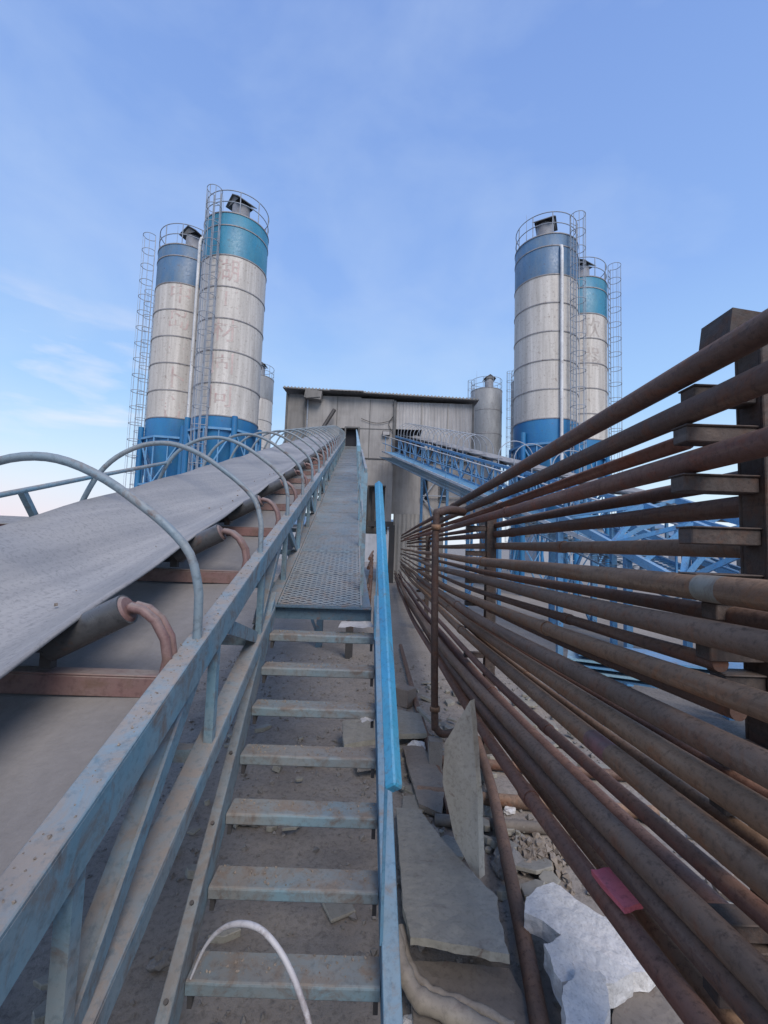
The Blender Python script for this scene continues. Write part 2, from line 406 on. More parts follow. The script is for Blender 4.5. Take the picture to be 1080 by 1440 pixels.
# ------------------------------------------------------------------ left belt conveyor (inclined frame coordinates)
DX, DZ = -.0725, .2812
def CV(a, b, Y): return V((a + DX * Y, Y, EZ + b + DZ * Y))
Y0, Y1 = -1.3, 24.96
cvr = thing('belt_conveyor', 'long left belt conveyor with faded blue truss and hoops beside the walkway', 'conveyor', (0, 0, 0))
for a, fl in ((-.525, 1), (-1.775, -1)):
    m = MB(); m.beam(CV(a - .036 * fl, -.841, Y0), CV(a - .036 * fl, -.841, Y1), .072, .012); m.beam(CV(a - .006 * fl, -.903, Y0), CV(a - .006 * fl, -.903, Y1), .012, .112)
    part('top_chord', m, M['truss'], cvr, bevel=.003)
    m = MB(); m.angle(CV(a, -1.36, Y0), CV(a, -1.36, Y1), .085, .012, flip=fl)
    part('bottom_chord', m, M['truss'], cvr, bevel=.003)
pY = 1.88; step = .92
ks = [k for k in range(-4, 26)]
for k in ks:
    y = pY + k * step
    if y < Y0 or y > Y1 - .1: continue
    for a, fl in ((-.525, 1), (-1.775, -1)):
        m = MB(); m.angle(CV(a - .014 * fl, -.955, y), CV(a - .014 * fl, -1.36, y), .036, .007, up=(fl, 0, 0), flip=1)
        part('vertical_strut', m, M['truss'], cvr)
        if y + step < Y1:
            yt, yb_ = (y + .06, y + step - .06) if k % 2 == 0 else (y + step - .06, y + .06)
            m = MB(); m.beam(CV(a - .028 * fl, -.90, yt), CV(a - .028 * fl, -1.35, yb_), .010, .065, up=(0, .3, 1))
            m.beam(CV(a - .058 * fl, -.875, yt), CV(a - .058 * fl, -1.325, yb_), .05, .010, up=(0, .3, 1))
            part('diagonal_strut', m, M['truss'], cvr)
    m = MB(); m.beam(CV(-.60, -1.40, y), CV(-1.70, -1.40, y), .06, .05)
    part('bottom_crossbeam', m, M['truss'], cvr)
# deck sheet under the belt, two halves dusty all over
m = MB()
nseg = 60
vs = []; fs = []
for i in range(nseg + 1):
    y = Y0 + (Y1 - Y0) * i / nseg
    for j in range(7):
        a = -1.68 + (1.68 - .60) * j / 6
        vs.append(CV(a, -.975 + .012 * fbm(a * 3, y * 2, 1) - .02 * math.sin(math.pi * j / 6), y))
for i in range(nseg):
    for j in range(6):
        fs.append((i * 7 + j, i * 7 + j + 1, (i + 1) * 7 + j + 1, (i + 1) * 7 + j))
m.add(vs, fs, True); part('deck_sheet', m, M['pan'], cvr)
# belt: troughed and drifted to the left
prof = [(-.90, -.70), (-.98, -.742), (-1.07, -.775), (-1.16, -.79), (-1.26, -.765), (-1.36, -.70), (-1.48, -.615), (-1.62, -.535)]
m = MB(); vs = []; fs = []; nb = 150; npf = len(prof)
for i in range(nb + 1):
    y = Y0 + (Y1 + .6 - Y0) * i / nb
    ph = (y - 1.55) / 1.05 * 2 * math.pi
    for j, (a, b) in enumerate(prof):
        sag = -.012 * (1 - math.cos(ph)) / 2
        wob = .02 * noise.noise(V((y * .35, j * .1, 1))) + (.015 * noise.noise(V((y * .6, 5, 2))) if j > 5 else 0)
        vs.append(CV(a + .015 * noise.noise(V((y * .3, 9, 0))), b + sag + wob * .6, y))
for i in range(nb):
    for j in range(npf - 1):
        fs.append((i * npf + j, (i + 1) * npf + j, (i + 1) * npf + j + 1, i * npf + j + 1))
m.add(vs, fs, True)
bo = part('belt', m, M['belt'], cvr)
sm = bo.modifiers.new('Solidify', 'SOLIDIFY'); sm.thickness = .012; sm.offset = 1
# idlers
for k in range(-2, 22):
    y = 1.55 + 1.05 * k
    if y > Y1 - .3: continue
    m = MB(); m.angle(CV(-.615, -.905, y), CV(-1.685, -.905, y), .075, .008, flip=-1)
    part('crossbeam', m, M['red'], cvr, bevel=.003)
    for sgn in (1, -1):
        c = -1.145
        def P(a, b): return CV(c + sgn * (a - c), b, y)
        pts = [P(-.615, -.90), P(-.605, -.84), P(-.618, -.775), P(-.655, -.715), P(-.70, -.682), P(-.745, -.672)]
        m = MB()
        for off in (-.02, .02):
            m.tube([q + V((0, off, 0)) for q in pts], .017, 8)
        part('idler_bracket', m, M['red'], cvr)
        r0, r1 = P(-.765, -.682), P(-1.02, -.815)
        m = MB(); m.tube([r0, r1], .054, 18)
        ro = part('wing_roller', m, M['roller'], cvr)
        d = (r0 - r1).normalized()
        m = MB(); m.tube([r0 - d * .002, r0 + d * .008], [.050, .040], 18); m.tube([r0 + d * .004, r0 + d * .03], .014, 8)
        part('end_cap', m, M['red'], ro)
    m = MB(); m.tube([CV(-1.03, -.855, y + .13), CV(-1.26, -.855, y + .13)], .054, 16)
    part('centre_roller', m, M['roller'], cvr)
    for a in (-1.035, -1.255):
        m = MB(); m.beam(CV(a, -.90, y + .02), CV(a, -.82, y + .02), .04, .03, up=(0, 1, 0)); part('roller_stand', m, M['dark'], cvr)
# hoops
HP = [(-.560, -.84), (-.562, -.72), (-.568, -.645), (-.605, -.525), (-.69, -.43), (-.80, -.345), (-.945, -.25), (-1.09, -.188), (-1.22, -.17),
      (-1.36, -.195), (-1.50, -.27), (-1.60, -.375), (-1.675, -.52), (-1.72, -.66), (-1.735, -.84)]
def smooth_path(p, n=4):
    out = []
    for i in range(len(p) - 1):
        p0, p1, p2, p3 = p[max(i - 1, 0)], p[i], p[i + 1], p[min(i + 2, len(p) - 1)]
        for k in range(n):
            t = k / n
            out.append(tuple(.5 * (2 * b + (c - a) * t + (2 * a - 5 * b + 4 * c - d) * t * t + (3 * b - a - 3 * c + d) * t ** 3) for a, b, c, d in zip(p0, p1, p2, p3)))
    return out + [tuple(p[-1])]
HPs = smooth_path(HP, 3)
for k in range(-1, 22):
    y = 1.68 + 1.07 * k
    if y > Y1 - .3 or k == -1 and y < .4: continue
    tl = random.uniform(-.03, .03)
    m = MB(); m.tube([CV(a, b, y + tl * (b + .84)) for a, b in HPs], .016 if k else .0175, 8)
    part('guard_hoop', m, M['hoop'], cvr)
m = MB(); m.tube([CV(-1.72, -.42, .6), CV(-1.66, -.40, 1.7), CV(-1.64, -.40, 2.8), CV(-1.64, -.41, 3.9)], .014, 8)
part('tie_bar', m, M['truss'], cvr)
m = MB(); m.beam(CV(-1.66, -.40, 2.2), CV(-1.70, -.84, 2.55), .03, .03)
part('tie_bar_strut', m, M['truss'], cvr)
for y in (9.0, 14.5, 19.5):
    for a in (-.56, -1.72):
        p = CV(a, -1.43, y)
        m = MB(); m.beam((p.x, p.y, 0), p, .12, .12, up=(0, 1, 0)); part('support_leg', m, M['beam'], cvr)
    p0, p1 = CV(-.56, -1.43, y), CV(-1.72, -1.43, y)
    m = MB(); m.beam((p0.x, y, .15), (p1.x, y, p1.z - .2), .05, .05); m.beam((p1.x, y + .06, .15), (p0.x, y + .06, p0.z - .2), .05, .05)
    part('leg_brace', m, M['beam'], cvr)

# ------------------------------------------------------------------ walkway beside the conveyor
WL, WR, WB = -.505, .088, -1.36
WY0 = 3.27
wk = thing('walkway', 'long inclined blue-grey mesh walkway climbing to the plant building', 'walkway', CV(-.2, WB, WY0))
m = MB(); m.slab([CV(WL, WB - .006, WY0), CV(WR, WB - .006, WY0), CV(WR, WB - .006, Y1), CV(WL, WB - .006, Y1)], .004)
part('deck_plate', m, M['frame'], wk)
m = MB()
y = WY0 + .01; row = 0; nzz = 14
while y < 13.5:
    pz = .0165 if y < 8 else .035
    vs = []
    for j in range(nzz + 1):
        a = WL + (WR - WL) * j / nzz
        dy = .010 * (1 if (j + row) % 2 else -1)
        vs.append(CV(a, WB + .004, y + dy)); vs.append(CV(a, WB + .006, y + dy + pz * .42))
    m.add(vs, [(2 * j, 2 * j + 2, 2 * j + 3, 2 * j + 1) for j in range(nzz)])
    y += pz * 1.45; row += 1
part('expanded_mesh', m, weathered('mesh_strand_steel', (.17, .27, .33), (.23, .27, .29), rust=.2, dust=.5), wk)
for k in range(33):
    y = WY0 + .65 + k * .65
    if y > Y1: break
    m = MB(); m.beam(CV(WL + .01, WB + .004, y), CV(WR - .01, WB + .004, y), .012, .005)
    part('cross_bar', m, M['stair'], wk)
for a in (WL - .004, WR + .004):
    m = MB(); m.beam(CV(a, WB - .03, WY0), CV(a, WB - .03, Y1), .012, .075)
    part('side_channel', m, M['truss'], wk)
m = MB(); m.beam(CV(WL - .02, WB - .055, WY0 - .008), CV(.168, WB - .055, WY0 - .008), .012, .10, up=(0, 0, 1))
m.beam(CV(WL - .02, WB - .008, WY0 - .03), CV(.168, WB - .008, WY0 - .03), .05, .010)
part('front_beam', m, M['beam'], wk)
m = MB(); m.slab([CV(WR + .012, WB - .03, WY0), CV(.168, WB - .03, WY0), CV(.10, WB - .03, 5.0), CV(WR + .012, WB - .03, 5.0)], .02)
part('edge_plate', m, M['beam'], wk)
# handrail on the right side of the walkway
RA = WR + .012
m = MB(); m.beam(CV(RA - .035, WB + .97, 6.6), CV(RA - .035, WB + .97, 23.6), .05, .085)
part('handrail', m, M['bluerail'], wk)
m = MB(); m.beam(CV(RA, WB + .97, 3.55), CV(RA, WB + .97, 6.2), .02, .035)
part('front_handrail', m, M['truss'], wk)
m = MB(); m.tube([CV(RA, WB + .5, 3.55), CV(RA, WB + .5, 23.6)], .010, 6)
part('mid_rail', m, M['truss'], wk)
for k in range(17):
    y = 3.55 + k * 1.25
    m = MB(); m.beam(CV(RA, WB - .05, y), CV(RA, WB + .95, y), .03, .03, up=(0, 1, 0))
    part('rail_post', m, M['truss'], wk)
for y in (8.2, 14, 20):
    p = CV(WR - .05, WB - .07, y)
    m = MB(); m.beam((p.x, p.y, 0), p, .13, .13, up=(0, 1, 0)); part('support_leg', m, M['dark'], wk)

# ------------------------------------------------------------------ staircase
SX, SZ = -.0645, .7426
def ST(a, b, Y): return V((a + SX * Y, Y, EZ + b + SZ * Y))
st = thing('staircase', 'steep dusty blue open steel staircase in the foreground below the walkway', 'stairs', (-.2, 1.2, 0))
SL, SR, SB = -.560, .163, -2.83
yb = 1.10
for a, fl in ((SL, 1), (SR, -1)):
    m = MB()
    m.beam(ST(a, SB - .035, yb), ST(a, SB - .035, 3.25), .010, .15)
    fw = .045 if fl == 1 else .066
    m.beam(ST(a + (-.018 if fl == 1 else .027), SB + .055, yb), ST(a + (-.018 if fl == 1 else .027), SB + .055, 3.25), fw, .010)
    part('stringer', m, M['stair' if fl == 1 else 'stringer'], st, bevel=.003)
for k in range(-2, 7):
    y = 1.727 + .2205 * k; z = EZ - 1.598 + .1637 * k
    x0, x1 = SL + SX * y + .008, SR + SX * y - .008
    m = MB()
    nn = 12; dep = .125; vs = []
    jit = [random.uniform(-.006, .006) for _ in range(nn + 1)]
    for j in range(nn + 1):
        x = x0 + (x1 - x0) * j / nn
        vs += [V((x, y + dep, z + .002)), V((x, y + .006, z + jit[j] * .3)), V((x, y, z - .006 + jit[j] * .3)), V((x, y + .001, z - .05)), V((x, y + .008, z - .052)), V((x, y + .009, z - .012)), V((x, y + dep, z - .006))]
    q = 7
    fs = []
    for j in range(nn):
        for i in range(q):
            fs.append((j * q + i, j * q + (i + 1) % q, (j + 1) * q + (i + 1) % q, (j + 1) * q + i))
    m.add(vs, fs)
    tr = part('tread', m, M['tread'], st, bevel=.004)
    for a, sg in ((SL, 1), (SR, -1)):
        m = MB(); xx = a + SX * y + sg * .014
        m.slab([(xx, y + .01, z - .014), (xx, y + .12, z - .014), (xx, y + .12, z - .03), (xx, y + .01, z - .10)], .018, (sg, 0, 0))
        part('tread_bracket', m, M['dark'], tr)
# bolt heads on the stringers
for y in (1.62, 1.83, 2.05, 2.3):
    p = ST(SL - .018, SB + .062, y); m = MB(); m.tube([p, p + V((0, -.006, .008))], .008, 8); part('bolt', m, M['dark'], st)
# bright handrail
a = .158
m = MB(); m.beam(ST(a, -1.90, 1.50), ST(a, -1.90, 3.16), .045, .045, up=(.9, 0, 1))
part('handrail', m, M['bright'], st, bevel=.006)
for y in (1.78, 2.95):
    m = MB(); m.beam(ST(a + .0, SB + .03, y), ST(a + .0, -1.95, y), .012, .05, up=(0, 1, 0)); part('rail_post', m, M['stringer'], st)
for k in range(2):
    p = ST(SL if k == 0 else SR, SB, yb)
    m = MB(); m.box((p.x, p.y + .02, .012), (.14, .2, .024)); part('foot_plate', m, M['dark'], st)

# ------------------------------------------------------------------ silos
def text_mesh(ch, size):
    cu = bpy.data.curves.new('t', 'FONT'); cu.body = ch; cu.size = size; cu.align_x = 'CENTER'; cu.align_y = 'CENTER'; cu.resolution_u = 3
    o = bpy.data.objects.new('t', cu); COL.objects.link(o)
    bpy.context.view_layer.update()
    me = bpy.data.meshes.new_from_object(o.evaluated_get(bpy.context.evaluated_depsgraph_get()))
    bpy.data.objects.remove(o); bpy.data.curves.remove(cu)
    return me

def silo(x, y, label, top, mats, lad, pip, chars=(), chz=(), cha=0, lmat='letter', H=17.5, r=1.5, detail=True, capdir=0.0, group='cement silos', z1=7.95):
    mtop, mbody, mbot = (M[q] for q in mats)
    t = thing('silo', label, 'silo', (x, y, 0), group)
    c = (x, y, 0)
    zb, z2, zt = 6.7, H - 2.05, H
    nn = 64 if detail else 32
    m = MB(); m.lathe(c, [(r, z1), (r, (z1 + z2) / 2), (r, z2)], nn); part('shell', m, mbody, t)
    m = MB(); m.lathe(c, [(r + .004, z2), (r + .004, zt), (r - .05, zt + .05), (.3, zt + .32), (.02, zt + .34)], nn); part('top_band', m, mtop, t)
    m = MB(); m.lathe(c, [(.32, 3.3), (r + .004, zb), (r + .004, z1)], nn); m.lathe(c, [(.02, 3.28), (.32, 3.3)], nn); part('bottom_cone', m, mbot, t)
    zs = [z1 + (z2 - z1) * i / 5 for i in range(6)] + [zt - .62, zt]
    if not detail: zs = [z1, z1 + 2.5, z1 + 5, z2, zt]
    for z in zs:
        m = MB(); m.lathe(c, [(r + .002, z - .024), (r + .026, z - .024), (r + .026, z + .024), (r + .002, z + .024)], nn, smooth=False); part('ring', m, M['ring'], t)
    # roof railing
    m = MB(); rr = r - .03
    for hz in (.55, 1.1):
        m.tube([V((x + rr * math.cos(2 * math.pi * i / 40), y + rr * math.sin(2 * math.pi * i / 40), zt + hz)) for i in range(40)], .022, 6, closed=True)
    for i in range(10):
        tt = 2 * math.pi * i / 10 + lad
        m.tube([V((x + rr * math.cos(tt), y + rr * math.sin(tt), zt)), V((x + rr * math.cos(tt), y + rr * math.sin(tt), zt + 1.1))], .022, 6)
    part('roof_railing', m, M['rail'], t)
    # dust filter with pitched hood
    fx, fy = x + .25 * math.cos(capdir), y + .25 * math.sin(capdir)
    m = MB(); m.lathe((fx, fy, 0), [(.42, zt + .2), (.42, zt + 1.25), (.01, zt + 1.27)], 24)
    df = part('dust_filter', m, M['filter'], t)
    m = MB()
    for sg in (-1, 1):
        p = [V((sg * .0, -.52, .38)), V((sg * .0, .52, .38)), V((sg * .56, .52, .0)), V((sg * .56, -.52, .0))]
        q = Matrix.Rotation(capdir, 3, 'Z')
        m.slab([q @ a + V((fx, fy, zt + 1.32)) for a in p], .04)
    for yy in (-.44, .44):
        q = Matrix.Rotation(capdir, 3, 'Z')
        m.add([q @ V(a) + V((fx, fy, zt + 1.28)) for a in ((-.45, yy, 0), (.45, yy, 0), (0, yy, .36))], [(0, 1, 2)])
    part('hood', m, M['roofdark'], df)
    # ladder and cage
    if lad is not None:
        dv = V((math.cos(lad), math.sin(lad), 0)); sv = V((-math.sin(lad), math.cos(lad), 0))
        b = V(c) + dv * (r + .16)
        m = MB()
        for s_ in (-.2, .2): m.beam(b + sv * s_ + V((0, 0, .2)), b + sv * s_ + V((0, 0, zt + .75)), .05, .03, up=tuple(dv))
        z = .4
        while z < zt + .7:
            m.tube([b - sv * .2 + V((0, 0, z)), b + sv * .2 + V((0, 0, z))], .014, 5); z += .32
        part('ladder', m, M['rail'], t)
        m = MB(); cc = b + dv * .05; cr = .33
        def cp(an, z): return cc + dv * (cr * math.cos(an) + .20) + sv * (cr * math.sin(an)) + V((0, 0, z))
        zs_ = [2.8 + (zt + .75 - 2.8) * i / 18 for i in range(19)]
        for z in zs_:
            pts = [b + sv * -.2 + V((0, 0, z))] + [cp(-2.2 + 4.4 * i / 12, z) for i in range(13)] + [b + sv * .2 + V((0, 0, z))]
            m.tube(pts, .016, 5)
        for an in (-1.5, -.75, 0, .75, 1.5):
            m.beam(cp(an, 2.8), cp(an, zt + .75), .03, .012, up=tuple(dv))
        part('safety_cage', m, M['rail'], t)
    if pip is not None:
        dv = V((math.cos(pip), math.sin(pip), 0)); b = V(c) + dv * (r + .13)
        m = MB(); m.tube([b + V((0, 0, .8)), b + V((0, 0, zt - .9)), b + V((0, 0, zt - .7)) - dv * .05, b + V((0, 0, zt - .6)) - dv * .2], .075, 10)
        part('filling_pipe', m, M['galv'], t)
    m = MB(); q = V((x - .9, y + .3, zt)); m.tube([q, q + V((0, 0, 1.2)), q + V((0, 0, 2.3))], [.025, .015, .006], 6); part('lightning_rod', m, M['rail'], t)
    # legs and bracing
    lr = 1.66; an = [R(22.5 + 45 * i) + .2 for i in range(8)]
    for i in range(0, 8, 2):
        p = V((x + lr * math.cos(an[i]), y + lr * math.sin(an[i]), 0))
        m = MB(); m.tube([p, p + V((0, 0, zb + .9))], .13, 12); part('leg', m, M['siloblue'], t)
    m = MB()
    for i in range(8):
        p, q = (V((x + lr * math.cos(an[j]), y + lr * math.sin(an[j]), 0)) for j in (i, (i + 1) % 8))
        for z in (2.4, 4.7, 7.0):
            m.beam(p + V((0, 0, z)), q + V((0, 0, z)), .10, .10)
        for za, zc in ((.2, 2.4), (2.4, 4.7), (4.7, 7.0)):
            if i % 2: m.beam(p + V((0, 0, za)), q + V((0, 0, zc)), .06, .06)
            else: m.beam(q + V((0, 0, za)), p + V((0, 0, zc)), .06, .06)
        if i % 2: m.beam(p + V((0, 0, 4.7)), p + V((0, 0, 7.0)), .07, .07, up=(1, 0, 0))
        m.beam(p.lerp(q, .5) + V((0, 0, 4.7)), p.lerp(q, .5) + V((0, 0, 7.0)), .05, .05, up=(1, 0, 0))
    part('leg_bracing', m, M['truss2'], t)
    # faded lettering, one character above another, wrapped round the shell
    for ch, z, da in zip(chars, chz, cha if isinstance(cha, (list, tuple)) else [cha] * len(chars)):
        me = text_mesh(ch, 1.15)
        mm = MB(); mm.v = []; rr = r + .008
        for v_ in me.vertices:
            th = da + v_.co.x / rr
            mm.v.append(V((x + rr * math.cos(th), y + rr * math.sin(th), z + v_.co.y)))
        mm.f = [list(p.vertices) for p in me.polygons]; mm.sm = [False] * len(mm.f)
        bpy.data.meshes.remove(me)
        if mm.f: part('lettering', mm, M[lmat], t)
    return t

Z5 = [8.45, 9.95, 11.45, 12.95, 14.3]
silo(-7.72, 20.7, 'nearest left silo, white with bright blue top band and faded red characters', 17.5, ('siloteal', 'white', 'siloblue'),
     R(-103), R(-157), ('湖', '工', '材', '固', '同')[::-1], Z5, R(-81), H=17.15, capdir=R(-40), z1=7.6)
silo(-10.94, 22.7, 'grimy white silo with dull grey top band, left of the nearest left silo', 17.5, ('silogrey', 'white', 'siloblue'),
     R(-152), None, ('中', '岛', '三', '卜', '言')[::-1], Z5, R(-76), H=16.95, capdir=R(-20), z1=8.0)
silo(-12.14, 39.8, 'small-looking distant grey silo showing past the right edge of the nearest left silo', 17.2, ('silogrime', 'white', 'silogrey'), R(-100), None, H=17.0, detail=False)
silo(-12.75, 26.2, 'silo hidden behind the left pair with only its caged ladder showing', 17.5, ('silogrey', 'white', 'siloblue'), R(-165), None, H=16.2, detail=True)
silo(7.82, 21.4, 'nearest right silo, white with faded grey top band and a long white filling pipe', 17.4, ('silogrey', 'white', 'siloblue'),
     R(-62), R(-84), H=17.2, capdir=R(-120), z1=8.2)
silo(10.58, 24.0, 'teal-topped white silo behind the nearest right silo, caged ladder on its right side', 17.6, ('siloteal', 'white', 'siloblue'),
     R(-42), R(-150), ('欣', '器'), [13.9, 12.3], R(-88), 'letter2', H=16.8, capdir=R(-60))
silo(9.6, 42, 'all-grey distant silo standing just right of the plant building', 17.5, ('silogrime', 'silogrime', 'silogrime'), R(-150), None, H=17.3, detail=False)
silo(12.98, 40, 'distant silo mostly hidden behind the nearest right silo, its left edge showing', 17.5, ('silogrime', 'silogrime', 'silogrime'), R(-160), None, H=17.6, detail=False)

# ------------------------------------------------------------------ plant building
B = thing('plant_building', 'grey concrete mixing plant building with corrugated right half where both conveyors end', 'building', (0, 25, 0))
def corrugated(m, x0, x1, z0, z1, y, pitch=.18, amp=.022):
    n = int((x1 - x0) / pitch * 4); vs = []; 
    for i in range(n + 1):
        x = x0 + (x1 - x0) * i / n; k = i % 4
        vs += [V((x, y - (amp if k in (1, 2) else 0), z0)), V((x, y - (amp if k in (1, 2) else 0), z1))]
    m.add(vs, [(2 * i, 2 * i + 2, 2 * i + 3, 2 * i + 1) for i in range(n)])
ez = lambda z: z + EZ
# upper block shell with openings left for the belt door and the right conveyor
m = MB()
def wall(x0, x1, z0, z1, y=25.0, t=.25): m.box(((x0 + x1) / 2, y + t / 2, (z0 + z1) / 2), (x1 - x0, t, z1 - z0))
wall(-4.75, -3.95, ez(5.2), ez(8.60)); wall(-3.95, -1.55, ez(6.72), ez(8.58)); wall(-1.55, .36, ez(5.0), ez(8.5)); wall(-3.95, -2.75, ez(5.2), ez(6.72))
part('front_wall', m, M['wall'], B)
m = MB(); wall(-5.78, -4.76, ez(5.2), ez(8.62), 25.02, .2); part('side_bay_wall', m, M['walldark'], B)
m = MB(); corrugated(m, .52, 4.92, ez(6.75), ez(8.36), 25.0); corrugated(m, 2.0, 4.92, ez(5.6), ez(6.75), 25.0)
part('corrugated_front', m, M['corr'], B)
for c_, s_ in (((.44, 25.0, ez(6.6)), (.14, .22, 3.6)), ((4.97, 25.02, ez(7.0)), (.12, .2, 2.8)), ((-4.77, 24.98, ez(6.9)), (.09, .12, 3.3)), ((-5.82, 25.05, ez(6.9)), (.10, .3, 3.5))):
    m = MB(); m.box(c_, s_); part('corner_trim', m, M['roofdark'], B)
# body behind
m = MB()
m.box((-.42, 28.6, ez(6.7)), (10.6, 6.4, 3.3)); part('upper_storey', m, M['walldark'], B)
m = MB()
m.slab([(-6.0, 24.55, ez(8.88)), (5.2, 24.55, ez(8.52)), (5.2, 32.2, ez(8.9)), (-6.0, 32.2, ez(9.3))], .07)
ro = part('roof', m, M['roofdark'], B)
m = MB()
for i in range(56):
    x = -5.9 + i * .2
    zz = ez(8.88 - (x + 6) / 11.2 * .36)
    m.tube([V((x, 24.53, zz)), V((x, 32.2, zz + .40))], .06, 6)
part('roof_ribs', m, M['corr2'], ro)
m = MB(); m.box((-4.25, 24.7, ez(8.48)), (.95, .5, .5), Matrix.Rotation(R(7), 3, 'Y')); m.box((-4.25, 24.42, ez(8.40)), (.8, .04, .25), Matrix.Rotation(R(-6), 3, 'Y')); part('broken_soffit_box', m, M['walldark'], B)
m = MB(); m.slab([(-3.3, 24.4, ez(8.78)), (-1.4, 24.4, ez(8.76)), (-1.4, 25.2, ez(8.98)), (-3.3, 25.2, ez(9.02))], .05); part('canopy_sheet', m, M['corr2'], B)
for i_, (x, z0, z1) in enumerate(((-2.9, 6.75, 8.55), (-1.0, 5.0, 8.45))):
    m = MB(); m.box((x, 24.992, ez((z0 + z1) / 2)), (.035, .02, z1 - z0)); part('wall_joint', m, M['roofdark'], B)
for z in (5.0, 6.72):
    m = MB(); m.box((-.6, 24.992, ez(z)), (1.9, .024, .04)); part('wall_joint', m, M['roofdark'], B)
m = MB(); m.tube([V((-4.6, 24.9, ez(8.3))), V((-4.6, 24.9, ez(5.3)))], .05, 8); part('downpipe', m, M['rail'], B)
m = MB(); m.tube([V((.3 + .2 * math.sin(i), 24.93, ez(8.2 - i * .25))) for i in range(8)], .018, 6); part('cable', m, M['blackrubber'], B)
m = MB(); m.tube([V((-1.5 + i * .27, 24.92, ez(7.3 - .25 * math.sin(math.pi * i / 7)))) for i in range(8)], .016, 6); part('cable', m, M['blackrubber'], B)
m = MB()
for x in (2.0, 3.5): m.box((x, 24.955, ez(7.55)), (.05, .03, 1.55))
part('sheet_lap', m, M['corr2'], B)
# near-black panels behind the openings, painting the shade of an unlit room
m = MB(); m.box((-2.2, 25.36, ez(6.1)), (1.5, .04, 2.2)); part('opening_shade_panel', m, M['void'], B)
m = MB(); m.box((1.3, 25.36, ez(6.2)), (1.8, .04, 1.5)); part('opening_shade_panel', m, M['void'], B)
m = MB()
m.box((-2.38, 24.97, ez(6.15)), (.08, .1, 1.2)); m.box((-1.60, 24.97, ez(6.15)), (.08, .1, 1.2)); m.box((-1.99, 24.965, ez(6.76)), (.86, .1, .08))
part('door_frame', m, M['roofdark'], B)
# tower below
m = MB(); 
def w2(x0, x1, z0, z1, y=25.04, t=.5): m.box(((x0 + x1) / 2, y + t / 2, (z0 + z1) / 2), (x1 - x0, t, z1 - z0))
w2(-3.3, .42, ez(3.4), ez(5.0)); w2(-3.3, -1.12, 0, ez(3.4)); w2(-1.12, -.9, ez(1.5), ez(3.4)); w2(.02, .42, ez(1.2), ez(3.4))
part('tower_wall', m, M['wall'], B)
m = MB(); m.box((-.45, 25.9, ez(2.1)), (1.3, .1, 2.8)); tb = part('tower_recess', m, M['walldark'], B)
m = MB(); m.box((-.45, 25.0, ez(3.40)), (1.0, .16, .07)); m.box((-.93, 25.0, ez(2.3)), (.08, .16, 2.1)); m.box((-.62, 25.3, ez(2.2)), (.16, .2, 2.4)); part('recess_frame', m, M['dark'], B)
m = MB()
for x in (-1.35, -.15, .48):
    m.box((x, 25.1, ez(1.2) / 2), (.32, .32, ez(1.2)))
m.box((-.5, 25.1, ez(1.25)), (2.1, .34, .3))
part('steel_frame', m, M['dark'], B)
m = MB(); m.box((-1.35, 24.7, ez(2.7)), (.75, .5, .9)); m.box((-1.35, 24.72, ez(1.7)), (.5, .4, 1.2)); part('gearbox', m, M['dark'], B)
# lower right storey with window openings
m = MB()
def w3(x0, x1, z0, z1, y=25.6, t=.2): m.box(((x0 + x1) / 2, y + t / 2, (z0 + z1) / 2), (x1 - x0, t, z1 - z0))
w3(.30, 2.15, ez(1.9), ez(5.6)); w3(2.15, 6.2, ez(4.05), ez(5.6)); w3(2.15, 6.2, ez(1.9), ez(2.72)); w3(2.55, 3.15, ez(2.72), ez(4.05)); w3(3.75, 4.4, ez(2.72), ez(4.05)); w3(5.2, 6.2, ez(2.72), ez(4.05))
part('lower_wall', m, M['wall'], B)
for x0, x1 in ((2.15, 2.55), (3.15, 3.75), (4.4, 5.2)):
    m = MB(); m.box(((x0 + x1) / 2, 25.78, ez(3.38)), (x1 - x0, .03, 1.33)); wn = part('window', m, M['glass'], B)
    m = MB(); m.box((x0 + .03, 25.57, ez(3.38)), (.06, .06, 1.38)); m.box((x1 - .03, 25.57, ez(3.38)), (.06, .06, 1.38)); m.box(((x0 + x1) / 2, 25.565, ez(2.72)), (x1 - x0, .08, .07)); part('window_frame', m, M['roofdark'], wn)
m = MB(); corrugated(m, .55, 2.9, 0.02, ez(1.88), 25.4, .24, .03); part('corrugated_skirt', m, M['corr2'], B)
m = MB(); m.beam((2.2, 25.45, ez(2.8)), (3.1, 25.45, ez(4.1)), .08, .08); m.beam((2.15, 25.43, ez(2.9)), (3.2, 25.43, ez(1.8)), .08, .08); m.beam((2.1, 25.41, ez(3.0)), (5.5, 25.41, ez(3.0)), .06, .06); part('window_brace', m, M['rail'], B)
for x in (3.4, 5.9):
    m = MB(); m.box((x, 26.2, ez(1.9) / 2), (.3, .3, ez(1.9) - .02)); part('ground_column', m, M['walldark'], B)
m = MB(); m.tube([V((-3.55, 24.2, ez(6.5))), V((-3.0, 24.5, ez(7.62)))], .11, 10); ch = part('slanting_chute', m, M['dark'], B)

fl = thing('floodlight', 'small rectangular floodlight fixed on the building wall between the two conveyors', 'light', (-.02, 24.9, ez(6.4)))
m = MB(); m.box((-.02, 24.84, ez(6.44)), (.44, .12, .28)); part('case', m, M['lamp'], fl, bevel=.01)
m = MB(); m.box((-.02, 24.77, ez(6.44)), (.36, .02, .20)); part('lens', m, M['corr'], fl)
m = MB(); m.beam((-.02, 24.998, ez(6.38)), (-.02, 24.9, ez(6.38)), .05, .04); part('bracket', m, M['lamp'], fl)

